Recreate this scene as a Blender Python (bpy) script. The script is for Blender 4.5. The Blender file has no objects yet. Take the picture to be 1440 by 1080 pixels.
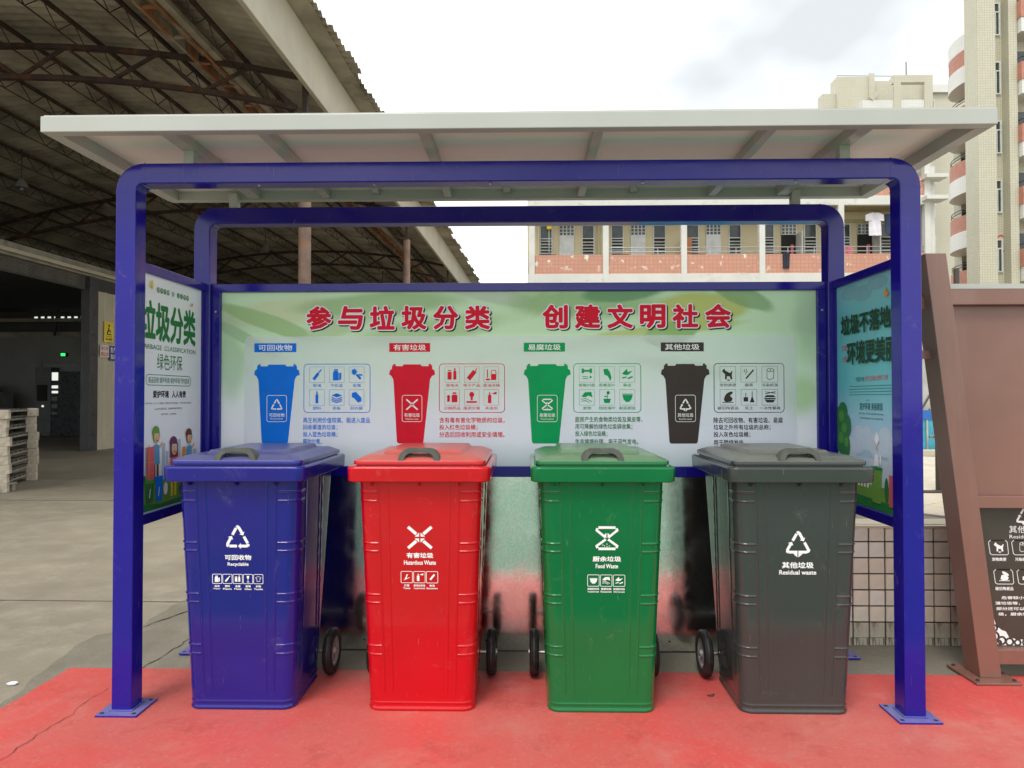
import bpy, math, random
from mathutils import Vector, Matrix, Euler
import numpy as np
R = math.radians
random.seed(7)
SC = bpy.context.scene
COL = SC.collection

# ------------------------------------------------------------------ camera
cam_d = bpy.data.cameras.new('camera')
cam_d.sensor_width = 36.0
cam_d.lens = 25.0
cam_d.clip_start = 0.05
cam_d.clip_end = 2000
cam = bpy.data.objects.new('camera', cam_d)
COL.objects.link(cam)
YAW, PITCH, ROLL = .0207, .0171, -.0007
cam.matrix_world = (Matrix.Translation((.055, 0, 1.35)) @ Matrix.Rotation(YAW, 4, 'Z')
                    @ Matrix.Rotation(math.pi/2 + PITCH, 4, 'X') @ Matrix.Rotation(ROLL, 4, 'Z'))
SC.camera = cam

# ------------------------------------------------------------------ sky, sun, exposure
SUN_EL, SUN_AZ = R(58), R(205)          # azimuth clockwise from +Y
world = bpy.data.worlds.new('World')
SC.world = world
world.use_nodes = True
wn = world.node_tree
wn.nodes.clear()
w_out = wn.nodes.new('ShaderNodeOutputWorld')
w_sky = wn.nodes.new('ShaderNodeTexSky')
w_sky.sky_type = 'NISHITA'
w_sky.sun_disc = False
w_sky.sun_elevation = SUN_EL
w_sky.sun_rotation = SUN_AZ
w_bg1 = wn.nodes.new('ShaderNodeBackground'); w_bg1.inputs[1].default_value = .1
wn.links.new(w_sky.outputs[0], w_bg1.inputs[0])
w_tc = wn.nodes.new('ShaderNodeTexCoord')
w_map = wn.nodes.new('ShaderNodeMapping'); w_map.inputs['Scale'].default_value = (1, 1, 1.6)
w_map.inputs['Location'].default_value = (.35, .1, .2)
wn.links.new(w_tc.outputs['Generated'], w_map.inputs[0])
w_no = wn.nodes.new('ShaderNodeTexNoise'); w_no.inputs['Scale'].default_value = 2.2; w_no.inputs['Detail'].default_value = 4
w_no.inputs['Roughness'].default_value = .45
wn.links.new(w_map.outputs[0], w_no.inputs[0])
w_cr = wn.nodes.new('ShaderNodeValToRGB')
w_cr.color_ramp.elements[0].position = .37; w_cr.color_ramp.elements[0].color = (.49, .51, .515, 1)
w_cr.color_ramp.elements[1].position = .60; w_cr.color_ramp.elements[1].color = (1.12, 1.12, 1.10, 1)
wn.links.new(w_no.outputs[0], w_cr.inputs[0])
w_bg2 = wn.nodes.new('ShaderNodeBackground'); w_bg2.inputs[1].default_value = .92
wn.links.new(w_cr.outputs[0], w_bg2.inputs[0])
w_mix = wn.nodes.new('ShaderNodeMixShader'); w_mix.inputs[0].default_value = .9
wn.links.new(w_bg1.outputs[0], w_mix.inputs[1]); wn.links.new(w_bg2.outputs[0], w_mix.inputs[2])
wn.links.new(w_mix.outputs[0], w_out.inputs[0])

sun_d = bpy.data.lights.new('sun', 'SUN')
sun_d.energy = 1.0; sun_d.angle = R(22); sun_d.color = (1, .97, .92)
sun = bpy.data.objects.new('sun', sun_d); COL.objects.link(sun)
sdir = Vector((math.sin(SUN_AZ)*math.cos(SUN_EL), math.cos(SUN_AZ)*math.cos(SUN_EL), math.sin(SUN_EL)))
sun.rotation_euler = sdir.to_track_quat('Z', 'Y').to_euler()

SC.view_settings.view_transform = 'Standard'
SC.view_settings.look = 'None'
SC.view_settings.gamma = 1
SC.view_settings.use_curve_mapping = False
SC.view_settings.exposure = .97
SC.render.engine = 'CYCLES'
SC.cycles.max_bounces = 10
SC.cycles.use_denoising = True

# ------------------------------------------------------------------ material helpers
class NT:
    def __init__(s, name):
        s.m = bpy.data.materials.new(name); s.m.use_nodes = True
        s.t = s.m.node_tree; s.t.nodes.clear()
        s.out = s.n('ShaderNodeOutputMaterial'); s.b = s.n('ShaderNodeBsdfPrincipled')
        s.l(s.b.outputs[0], s.out.inputs[0])
        s.co = s.n('ShaderNodeTexCoord').outputs['Object']
    def n(s, k): return s.t.nodes.new(k)
    def l(s, a, b): s.t.links.new(a, b)
    def put(s, sock, v):
        if hasattr(v, 'links'): s.l(v, sock)
        elif isinstance(v, (tuple, list)) and len(v) == 3 and sock.type == 'RGBA': sock.default_value = (*v, 1)
        else: sock.default_value = v
    def math(s, op, a, b=0., c=0.):
        x = s.n('ShaderNodeMath'); x.operation = op
        for i, v in enumerate((a, b, c)): s.put(x.inputs[i], v)
        return x.outputs[0]
    def mix(s, f, a, b, mode='MIX'):
        x = s.n('ShaderNodeMix'); x.data_type = 'RGBA'; x.blend_type = mode
        s.put(x.inputs[0], f); s.put(x.inputs[6], a); s.put(x.inputs[7], b)
        return x.outputs[2]
    def map(s, scale=(1, 1, 1), loc=(0, 0, 0), rot=(0, 0, 0), src=None):
        x = s.n('ShaderNodeMapping'); x.inputs['Scale'].default_value = scale
        x.inputs['Location'].default_value = loc; x.inputs['Rotation'].default_value = rot
        s.l(src or s.co, x.inputs[0]); return x.outputs[0]
    def noise(s, scale, detail=4, rough=.55, dist=0, src=None):
        x = s.n('ShaderNodeTexNoise'); x.inputs['Scale'].default_value = scale
        x.inputs['Detail'].default_value = detail; x.inputs['Roughness'].default_value = rough
        x.inputs['Distortion'].default_value = dist
        s.l(src or s.co, x.inputs['Vector']); return x.outputs[0]
    def ramp(s, v, lo, hi, a=0., b=1.):
        x = s.n('ShaderNodeMapRange'); x.interpolation_type = 'SMOOTHSTEP'
        s.put(x.inputs[0], v)
        for i, q in enumerate((lo, hi, a, b)): x.inputs[i+1].default_value = q
        return x.outputs[0]
    def xyz(s):
        x = s.n('ShaderNodeSeparateXYZ'); s.l(s.co, x.inputs[0]); return x.outputs
    def bump(s, h, strength=.3, dist=.01):
        x = s.n('ShaderNodeBump'); x.inputs['Strength'].default_value = strength
        x.inputs['Distance'].default_value = dist; s.put(x.inputs['Height'], h)
        s.l(x.outputs[0], s.b.inputs['Normal'])
    def set(s, **k):
        for a, v in k.items():
            s.put(s.b.inputs[{'col': 'Base Color', 'rough': 'Roughness', 'metal': 'Metallic', 'coat': 'Coat Weight',
                              'coatr': 'Coat Roughness', 'em': 'Emission Color', 'ems': 'Emission Strength', 'spec': 'Specular IOR Level', 'trans': 'Transmission Weight', 'alpha': 'Alpha'}[a]], v)
        return s.m

def mul(c, k): return tuple(min(1, x*k) for x in c)
def mat(name, col, rough=.5, metal=0., var=.12, scale=3., bump=0., bscale=60., coat=0., spec=.5, rvar=.08, grime=None, gscale=2., glo=.52, ghi=.75, scuff=False):
    t = NT(name)
    n = t.noise(scale, 5)
    c = t.mix(t.ramp(n, .3, .7), mul(col, 1-var), mul(col, 1+var))
    if grime:
        g = t.ramp(t.noise(gscale, 7, .62, .4), glo, ghi)
        c = t.mix(g, c, grime)
    r = t.ramp(t.noise(scale*3, 4), .3, .7, max(0, rough-rvar), min(1, rough+rvar))
    t.set(col=c, rough=r, metal=metal, coat=coat, coatr=.12, spec=spec)
    if scuff:      # thin dust film, a few scratches and a slightly uneven pressed sheet
        oi = t.n('ShaderNodeObjectInfo'); va = t.n('ShaderNodeVectorMath'); va.operation = 'ADD'
        sm = t.n('ShaderNodeVectorMath'); sm.operation = 'SCALE'; sm.inputs[0].default_value = (7.3, 3.1, 5.7)
        t.l(oi.outputs['Random'], sm.inputs['Scale']); t.l(t.co, va.inputs[0]); t.l(sm.outputs[0], va.inputs[1]); vv = va.outputs[0]
        sc_ = t.math('MULTIPLY', t.ramp(t.noise(9, 8, .72, .6, src=vv), .57, .76), .14)
        ln = t.math('MULTIPLY', t.ramp(t.noise(3, 3, .5, 0, src=t.map((60, 60, 2.6), src=vv)), .715, .74), .14)
        c = t.mix(sc_, c, (.30, .28, .25)); c = t.mix(ln, c, (.45, .43, .42))
        r = t.math('ADD', r, t.math('MULTIPLY', sc_, 1.2))
        t.set(col=c, rough=r); t.bump(t.noise(3.2, 0), .25, .012)
    if bump: t.bump(t.noise(bscale, 4), bump, .004)
    return t.m

M = {}
M['blue'] = mat('blue_gloss_paint', (.011, .006, .235), .15, var=.08, scale=1.3, coat=.2, spec=.35, scuff=True)
M['bin_blue'] = mat('bin_blue_paint', (.011, .011, .20), .15, var=.08, scale=2, coat=.25, spec=.4, rvar=.05, scuff=True)
M['bin_red'] = mat('bin_red_paint', (.53, .002, .008), .15, var=.06, scale=2, coat=.25, spec=.4, rvar=.05, scuff=True)
M['bin_green'] = mat('bin_green_paint', (.0, .142, .036), .15, var=.08, scale=2, coat=.25, spec=.4, rvar=.05, scuff=True)
M['bin_grey'] = mat('bin_grey_paint', (.043, .049, .046), .15, var=.08, scale=2, coat=.25, spec=.4, rvar=.05, scuff=True)
def lidmat(name, col, dust, a=.25, b=.7):
    t = NT(name)
    g = t.n('ShaderNodeNewGeometry'); sx = t.n('ShaderNodeSeparateXYZ'); t.l(g.outputs['Normal'], sx.inputs[0])
    up = t.ramp(sx.outputs[2], a, b)
    nz = t.ramp(t.noise(7, 6, .6), .25, .7, .55, 1.)
    f = t.math('MULTIPLY', t.math('MULTIPLY', up, nz), .46)
    t.set(col=t.mix(f, col, dust), rough=t.ramp(f, 0, .4, .15, .38), spec=.45, coat=.25, coatr=.15)
    return t.m
M['lid_blue'] = lidmat('lid_blue_dusty', (.012, .012, .22), (.2, .2, .22))
M['lid_red'] = lidmat('lid_red_dusty', (.53, .002, .008), (.5, .26, .2))
M['lid_green'] = lidmat('lid_green_dusty', (.0, .142, .036), (.33, .36, .26))
M['lid_grey'] = lidmat('lid_grey_dusty', (.038, .043, .04), (.28, .28, .24))
M['plate'] = lidmat('plate_blue_dusty', (.02, .014, .30), (.36, .36, .48), .5, .9)
M['handle'] = mat('grey_plastic', (.085, .09, .075), .5, var=.15, scale=20, bump=.1, bscale=300)
M['rubber'] = mat('black_rubber', (.012, .012, .013), .55, var=.3, scale=30, grime=(.07, .065, .06), gscale=25)
M['hub'] = mat('hub_plastic', (.32, .32, .33), .4, var=.1)
M['steel'] = mat('zinc_steel', (.5, .5, .5), .35, metal=.9)
M['white_paint'] = mat('canopy_white_paint', (.45, .45, .41), .38, var=.04, scale=2, grime=(.5, .48, .4), gscale=3, glo=.6, ghi=.9, coat=.1)
M['panel'] = mat('canopy_panel', (.80, .74, .68), .38, var=.03, scale=1.5, coat=.2)
M['print_white'] = mat('white_print', (.85, .87, .85), .45, var=.03, scale=60)
def flat(name, col, rough=.45, var=.04): return mat('ink_'+name, col, rough, var=var, scale=12, spec=.15)
INK = dict(blue=(.0, .17, .75), red=(.68, .008, .03), green=(.0, .34, .10), grey=(.05, .04, .035), black=(.015, .015, .018), white=(.8, .8, .85),
           title=(.66, .006, .03), dgreen=(.02, .2, .05), skin=(.75, .42, .2), brown=(.16, .05, .02), purple=(.14, .03, .1), orange=(.7, .25, .03),
           sky=(.1, .32, .55), lgreen=(.16, .34, .06), yellow=(.75, .6, .03), teal=(.02, .13, .13), city=(.45, .52, .62), cloud=(.5, .6, .72), pink=(.6, .12, .15),
           treeg=(.03, .17, .05), treel=(.08, .28, .05), darkteal=(.008, .045, .04), paleblue=(.2, .42, .5))
for k, c in INK.items(): M['i_'+k] = flat(k, c)

# galvanised sheet: blurred mirror with spangle
t = NT('galvanised_sheet')
vor = t.n('ShaderNodeTexVoronoi'); vor.inputs['Scale'].default_value = 90; t.l(t.co, vor.inputs['Vector'])
c = t.mix(t.ramp(vor.outputs['Distance'], .1, .8), (.72, .74, .71), (.86, .87, .84))
c = t.mix(t.ramp(t.noise(3, 5), .5, .8), c, (.6, .6, .56))
t.set(col=c, metal=1., rough=t.ramp(t.noise(9, 6, .65), .35, .7, .09, .19))
t.bump(t.math('ADD', t.math('MULTIPLY', t.noise(4, 2), .5), t.math('MULTIPLY', t.noise(160, 2), .05)), .3, .006)
M['galv'] = t.m

def concrete(name, base, dark, light, bump=.35):
    t = NT(name)
    n1 = t.noise(.35, 6, .6); n2 = t.noise(3.5, 8, .7); n3 = t.noise(60, 4, .7)
    n4 = t.noise(1.2, 6, .7, .8, src=t.map((1, .35, 1)))
    c = t.mix(t.ramp(n1, .3, .7), dark, base)
    c = t.mix(t.math('MULTIPLY', t.ramp(n2, .42, .72), .5), c, light)
    c = t.mix(t.math('MULTIPLY', t.ramp(n4, .5, .7), .55), c, dark)
    c = t.mix(t.math('MULTIPLY', t.ramp(n3, .35, .75), .35), c, mul(dark, .8))
    t.set(col=c, rough=t.ramp(n2, .3, .7, .62, .88), spec=.3)
    t.bump(t.math('ADD', n2, t.math('MULTIPLY', n3, .5)), bump, .006)
    return t.m
M['ground'] = concrete('concrete_slab', (.335, .295, .22), (.225, .195, .145), (.40, .36, .28))
M['old'] = concrete('old_concrete', (.255, .23, .175), (.165, .148, .115), (.32, .29, .225), .7)
M['joint'] = mat('joint_dark', (.035, .032, .028), .9)
def paintfloor(name, a, b, worn, dark):
    t = NT(name)
    n1 = t.noise(1.1, 7, .6, .5); n2 = t.noise(5, 8, .7); n3 = t.noise(70, 5, .7)
    n5 = t.noise(1.6, 8, .68, .4)
    c = t.mix(t.ramp(n1, .35, .65), a, b)
    c = t.mix(t.math('MULTIPLY', t.ramp(n5, .48, .72), .55), c, worn)
    c = t.mix(t.math('MULTIPLY', t.ramp(n2, .50, .75), .6), c, dark)
    c = t.mix(t.math('MULTIPLY', t.ramp(n3, .52, .72), .5), c, worn)
    c = t.mix(t.ramp(t.noise(28, 6, .7), .70, .73), c, mul(worn, .45))
    t.set(col=c, rough=t.ramp(n2, .3, .7, .42, .7), spec=.4)
    t.bump(t.math('ADD', n2, t.math('MULTIPLY', n3, .6)), .4, .004)
    return t.m
M['redfloor'] = paintfloor('red_floor_paint', (.60, .076, .068), (.52, .11, .092), (.52, .235, .19), (.36, .05, .042))
M['greenfloor'] = paintfloor('green_floor_paint', (.085, .22, .135), (.10, .20, .13), (.17, .24, .17), (.06, .15, .08))
M['line'] = mat('white_line_paint', (.75, .75, .7), .6)
M['sheetroof'] = mat('weathered_cement_sheet', (.38, .345, .27), .8, var=.25, scale=1.2, grime=(.10, .085, .06), gscale=.7, glo=.45, ghi=.75)
M['rust'] = mat('rusty_steel', (.045, .028, .02), .75, var=.3, scale=4, grime=(.14, .05, .02), gscale=2.5, glo=.5, ghi=.7)
M['orust'] = mat('orange_rust', (.30, .13, .055), .75, var=.35, scale=3, grime=(.32, .3, .24), gscale=1.5, glo=.5, ghi=.6)
M['fascia'] = mat('cream_fascia', (.52, .49, .385), .55, var=.06, scale=1.5, grime=(.36, .32, .22), gscale=1.2, glo=.58, ghi=.85)
M['redcol'] = mat('rusty_column', (.24, .16, .12), .65, var=.3, scale=3, grime=(.34, .15, .045), gscale=1.6)
M['creamsheet'] = mat('cream_ribbed_sheet', (.46, .42, .31), .5, var=.06, scale=1.5, grime=(.25, .2, .13), gscale=1.4, glo=.6, ghi=.9)
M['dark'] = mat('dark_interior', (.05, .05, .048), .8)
M['plaster'] = mat('stained_plaster', (.26, .24, .19), .8, var=.2, grime=(.1, .09, .07), gscale=1.5)
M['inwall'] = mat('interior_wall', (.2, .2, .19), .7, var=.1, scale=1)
M['darksteel'] = mat('dark_steel', (.05, .05, .055), .5, metal=.3)
M['wood'] = mat('pallet_wood', (.48, .42, .33), .8, var=.25, scale=9, grime=(.2, .17, .13), gscale=5)
M['palletdark'] = mat('pallet_frame', (.09, .08, .065), .7, var=.3, scale=6)
M['yellow'] = mat('yellow_plate', (.85, .65, .01), .4)
M['bluesign'] = mat('blue_plate', (.02, .03, .2), .4)
M['pinkplate'] = mat('white_plate', (.7, .62, .58), .4)
M['redink'] = mat('red_letters', (.6, .04, .03), .4)
M['brown'] = None
t = NT('brown_metal_paint')
c = t.mix(t.ramp(t.noise(1.3, 5), .3, .7), (.20, .092, .067), (.25, .122, .092))
c = t.mix(t.math('MULTIPLY', t.ramp(t.noise(5, 5, .6, 0, src=t.map((1, 1, .12))), .5, .75), .35), c, (.34, .2, .16))
t.set(col=c, rough=.36, coat=.3, coatr=.25); t.bump(t.noise(5, 2), .05, .004)
M['brown'] = t.m
M['notice'] = mat('notice_brown_black', (.055, .048, .036), .35, var=.08)
# tiles
M['walltile'] = mat('white_square_tile', (.62, .59, .50), .35, var=.10, scale=4, grime=(.24, .21, .15), gscale=5, glo=.55, ghi=.85)
M['grout'] = mat('dark_grout', (.12, .088, .064), .9, var=.3, scale=20)
M['paver'] = mat('beige_paving_tile', (.58, .51, .38), .6, var=.1, scale=2, grime=(.4, .34, .24), gscale=3)
M['rail'] = mat('stainless_rail', (.35, .33, .3), .3, metal=.8)
M['raildark'] = mat('dark_rail', (.06, .045, .035), .5)
M['dormwall'] = mat('dorm_cream_wall', (.60, .53, .34), .8, var=.06, scale=.8, grime=(.5, .42, .24), gscale=1.2, glo=.55, ghi=.85)
M['dormwhite'] = mat('dorm_white_render', (.62, .62, .57), .8, var=.05, scale=1, grime=(.36, .36, .3), gscale=1.5, glo=.56, ghi=.8)
M['olive'] = mat('dorm_soffit', (.40, .36, .2), .8)
M['doorpaint'] = mat('pale_door_paint', (.60, .62, .60), .5)
M['glass_dark'] = mat('dark_glass', (.05, .065, .065), .12, var=.3, scale=2)
M['slat'] = mat('louvre_glass_slat', (.36, .38, .35), .35)
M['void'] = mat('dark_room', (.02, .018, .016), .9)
def tilefacade(name, a, b, m, s=9., chips=None):
    t = NT(name)
    x, y, z = t.xyz()
    cmb = t.n('ShaderNodeCombineXYZ'); t.l(t.math('ADD', x, y), cmb.inputs[0]); t.l(z, cmb.inputs[1])
    br = t.n('ShaderNodeTexBrick'); br.offset = 0; t.l(cmb.outputs[0], br.inputs['Vector'])
    br.inputs['Scale'].default_value = s; br.inputs['Mortar Size'].default_value = .09
    br.inputs['Brick Width'].default_value = 1.; br.inputs['Row Height'].default_value = 1.
    for i, c in enumerate((a, b, m), 1): br.inputs[i].default_value = (*c, 1)
    c = t.mix(t.math('MULTIPLY', t.ramp(t.noise(.6, 6), .45, .8), .4), br.outputs[0], mul(b, .75))
    if chips:
        zz = t.ramp(z, chips[1], chips[2])
        c = t.mix(t.math('MULTIPLY', t.ramp(t.noise(3.2, 6, .6), .60, .64), zz), c, chips[0])
    t.set(col=c, rough=.5)
    t.bump(br.outputs['Fac'], .25, -.01)
    return t.m
M['tower'] = tilefacade('tower_beige_tile', (.52, .50, .38), (.56, .54, .42), (.40, .38, .28), 8.)
M['tower2'] = tilefacade('far_beige_tile', (.55, .53, .42), (.57, .55, .44), (.50, .48, .37), 5.)
M['salmon'] = tilefacade('salmon_tile', (.52, .25, .17), (.56, .28, .19), (.44, .22, .15), 6., chips=((.75, .7, .6), -.6, .3))
M['salmonplain'] = mat('salmon_band', (.46, .20, .14), .6, var=.08)
M['whitetile'] = tilefacade('white_band_tile', (.72, .72, .68), (.76, .76, .72), (.6, .6, .55), 7.)
M['cloth_white'] = mat('white_cloth', (.75, .72, .76), .9)
M['cloth_dark'] = mat('dark_cloth', (.03, .035, .05), .9)
M['cloth_blue'] = mat('navy_cloth', (.05, .07, .14), .9)
M['cloth_pink'] = mat('pink_cloth', (.7, .2, .25), .9)
M['aqua'] = mat('aqua_tile', (.06, .35, .46), .3, var=.2, scale=3)
M['bluepaint'] = mat('bright_blue_band', (.02, .13, .42), .5)
M['mural'] = mat('mottled_grey_wall', (.42, .41, .36), .85, var=.25, scale=2.5, grime=(.2, .2, .17), gscale=3.)
t = NT('lit_lamp'); t.set(col=(.1, .8, .3), em=(.02, .9, .12), ems=1.2); M['lamp_green'] = t.m
t = NT('pale_glow'); t.set(col=(.8, .8, .75), em=(.9, .92, .85), ems=.45); M['lit'] = t.m  # emission shared by the lit displays and the imitated daylight gap

# ------------------------------------------------------------------ mesh helpers
OFF = {}
KIN = {}
class MB:
    def __init__(s): s.v = []; s.f = []
    def add(s, vs, fs):
        o = len(s.v); s.v += [tuple(p) for p in vs]; s.f += [tuple(i+o for i in f) for f in fs]; return s
    def box(s, x0, x1, y0, y1, z0, z1):
        return s.add([(x0, y0, z0), (x1, y0, z0), (x1, y1, z0), (x0, y1, z0), (x0, y0, z1), (x1, y0, z1), (x1, y1, z1), (x0, y1, z1)],
                     [(3, 2, 1, 0), (4, 5, 6, 7), (0, 1, 5, 4), (1, 2, 6, 5), (2, 3, 7, 6), (3, 0, 4, 7)])
    def bar(s, p, q, w, h=None, up=(0, 0, 1)):
        h = h or w; p = Vector(p); q = Vector(q); d = (q-p).normalized(); u = Vector(up)
        if abs(d.dot(u)) > .99: u = Vector((1, 0, 0))
        a = d.cross(u).normalized()*w/2; b = a.cross(d).normalized()*h/2
        vs = [p-a-b, p+a-b, p+a+b, p-a+b, q-a-b, q+a-b, q+a+b, q-a+b]
        return s.add(vs, [(0, 1, 2, 3), (7, 6, 5, 4), (0, 4, 5, 1), (1, 5, 6, 2), (2, 6, 7, 3), (3, 7, 4, 0)])
    def tube(s, pts, r, n=10, closed=False, radii=None):
        pts = [Vector(p) for p in pts]; rings = []
        for i, p in enumerate(pts):
            d = (pts[min(i+1, len(pts)-1)]-pts[max(i-1, 0)]).normalized()
            u = Vector((0, 0, 1)) if abs(d.z) < .9 else Vector((1, 0, 0))
            a = d.cross(u).normalized(); b = a.cross(d).normalized(); rr = radii[i] if radii else r
            rings.append([p+(a*math.cos(k*2*math.pi/n)+b*math.sin(k*2*math.pi/n))*rr for k in range(n)])
        return s.loft(rings)
    def loft(s, rings, cap=True):
        n = len(rings[0]); vs = [p for r in rings for p in r]; fs = []
        for i in range(len(rings)-1):
            for k in range(n):
                fs.append((i*n+k, i*n+(k+1) % n, (i+1)*n+(k+1) % n, (i+1)*n+k))
        if cap: fs += [tuple(range(n))[::-1], tuple((len(rings)-1)*n+k for k in range(n))]
        return s.add(vs, fs)
    def prism(s, poly, axis, a, b):
        n = len(poly)
        def P(p, t): return {'x': (t, p[0], p[1]), 'y': (p[0], t, p[1]), 'z': (p[0], p[1], t)}[axis]
        return s.add([P(p, a) for p in poly]+[P(p, b) for p in poly],
                     [tuple(range(n))[::-1], tuple(range(n, 2*n))]+[(i, (i+1) % n, n+(i+1) % n, n+i) for i in range(n)])
    def build(s, name, m, parent=None, smooth=False, bevel=0, segs=2, fix=True, sharp=38, wn=False):
        off = Vector(OFF.get(parent.name, (0, 0, 0))) if parent else Vector((0, 0, 0))
        me = bpy.data.meshes.new(name)
        me.from_pydata([tuple(Vector(v)-off) for v in s.v], [], s.f)
        if fix or bevel:
            import bmesh
            bm = bmesh.new(); bm.from_mesh(me)
            bmesh.ops.recalc_face_normals(bm, faces=bm.faces)
            bm.to_mesh(me); bm.free()
        me.materials.append(m)
        if smooth:
            me.shade_smooth(); me.set_sharp_from_angle(angle=R(sharp))
        o = bpy.data.objects.new(name, me); COL.objects.link(o)
        if parent: o.parent = parent; OFF[o.name] = tuple(off); KIN.setdefault(parent.name, []).append(o)
        if bevel:
            b = o.modifiers.new('bevel', 'BEVEL'); b.width = bevel; b.segments = segs; b.limit_method = 'ANGLE'; b.angle_limit = R(40)
        if wn:
            w_ = o.modifiers.new('weighted', 'WEIGHTED_NORMAL'); w_.keep_sharp = True; w_.weight = 100
        if o.name.split('.')[0] in ('small_lettering', 'caption_lettering', 'icon_grid', 'icon_row', 'white_lettering', 'lettering', 'dark_lettering', 'red_lettering', 'green_lettering', 'cloud_scrolls', 'printed_shape', 'symbol'): o['kind'] = 'stuff'
        return o

def tag(o, label=None, cat=None, group=None, kind=None):
    for k, v in (('label', label), ('category', cat), ('group', group), ('kind', kind)):
        if v: o[k] = v
    return o
SHR = Matrix.Rotation(-.027, 3, 'Z')
def thing(name, label, cat, loc=(0, 0, 0), group=None, shed=False):
    o = bpy.data.objects.new(name, None); COL.objects.link(o); o.empty_display_size = .1
    tag(o, label, cat, group)
    o.location = (SHR @ Vector(loc)) if shed else loc
    if shed: o.rotation_euler = (0, 0, -.027)
    OFF[o.name] = tuple(loc)
    return o
def copy_tree(o, parent=None):
    c = o.copy(); COL.objects.link(c)
    if parent: c.parent = parent
    OFF[c.name] = OFF.get(o.name, (0, 0, 0))
    for ch in list(KIN.get(o.name, [])):
        k = copy_tree(ch, c); KIN.setdefault(c.name, []).append(k)
    return c

# ------------------------------------------------------------------ flat art (print) helpers
GC = {}
def glyphs(s, bold=0):
    key = s
    if key not in GC:
        cu = bpy.data.curves.new('lettering', 'FONT'); cu.body = s; cu.size = 1; cu.resolution_u = 2
        ob = bpy.data.objects.new('lettering', cu); COL.objects.link(ob)
        dg = bpy.context.evaluated_depsgraph_get(); dg.update()
        me = bpy.data.meshes.new_from_object(ob.evaluated_get(dg))
        vs = [(v.co.x, v.co.y) for v in me.vertices]; fs = [tuple(p.vertices) for p in me.polygons]
        bpy.data.objects.remove(ob); bpy.data.curves.remove(cu); bpy.data.meshes.remove(me)
        if not vs: vs = [(0, 0), (1, 0), (0, 1)]; fs = []
        GC[key] = (vs, fs)
    return GC[key]
def strikes(b):
    if b < .008: return [(0, 0)]
    if b < .03: return [(b*i, b*j) for i, j in ((-1, -1), (1, -1), (-1, 1), (1, 1))]
    return [(b*math.cos(k*math.pi/6), b*math.sin(k*math.pi/6)) for k in range(12)]+[(0, 0)]
class Art(MB):
    """flat print; mp(u, v, d) -> xyz, d is the height of the ink layer"""
    def __init__(s, mp, base=.0008): super().__init__(); s.mp = mp; s.d = base
    def step(s): s.d += .00003
    def poly(s, pts):
        s.step(); n = len(pts); return s.add([s.mp(u, v, s.d) for u, v in pts], [tuple(range(n))])
    def rect(s, a, b, c, d): return s.poly([(a, b), (c, b), (c, d), (a, d)])
    def circ(s, u, v, r, ry=None, n=16, rot=0):
        ry = ry or r; c, si = math.cos(rot), math.sin(rot)
        return s.poly([(u+c*r*math.cos(k*2*math.pi/n)-si*ry*math.sin(k*2*math.pi/n), v+si*r*math.cos(k*2*math.pi/n)+c*ry*math.sin(k*2*math.pi/n)) for k in range(n)])
    def line(s, pts, w, close=False):
        if close: pts = list(pts)+[pts[0], pts[1]]
        s.step(); L = []; Rr = []
        P = [Vector(p) for p in pts]
        for i, p in enumerate(P):
            a = (P[i]-P[i-1]).normalized() if i else (P[1]-P[0]).normalized()
            b = (P[i+1]-P[i]).normalized() if i < len(P)-1 else a
            n = Vector((-(a+b).y, (a+b).x)); n = n.normalized() if n.length > 1e-6 else Vector((-a.y, a.x))
            k = w/2/max(.5, n.dot(Vector((-a.y, a.x))))
            L.append(p+n*k); Rr.append(p-n*k)
        vs = [s.mp(*q, s.d) for q in L]+[s.mp(*q, s.d) for q in Rr]; m = len(P)
        return s.add(vs, [(i, i+1, m+i+1, m+i) for i in range(m-1)])
    def rr(s, a, b, c, d, r, w=None, n=5):
        pts = []
        x0, x1 = min(a, c), max(a, c); y0, y1 = min(b, d), max(b, d)
        for cx, cy, st in ((x1-r, y1-r, 0), (x0+r, y1-r, 90), (x0+r, y0+r, 180), (x1-r, y0+r, 270)):
            pts += [(cx+r*math.cos(R(st+90*k/n)), cy+r*math.sin(R(st+90*k/n))) for k in range(n+1)]
        return s.line(pts, w, True) if w else s.poly(pts)
    def text(s, st, a, b, c, d, bold=.0, skew=0, du=0, dv=0):
        """fit string in the box a..c (u) by b..d (v)"""
        vs, fs = glyphs(st)
        xs = [p[0] for p in vs]; ys = [p[1] for p in vs]; x0, x1, y0, y1 = min(xs), max(xs), min(ys), max(ys)
        x0 -= bold; x1 += bold; y0 -= bold; y1 += bold
        for ox, oy in strikes(bold):
            s.step()
            s.add([s.mp(a+(c-a)*(x+ox-x0)/(x1-x0)+du, b+(d-b)*(y+oy-y0)/(y1-y0)+dv, s.d) for x, y in vs], fs)
        return s

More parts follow.
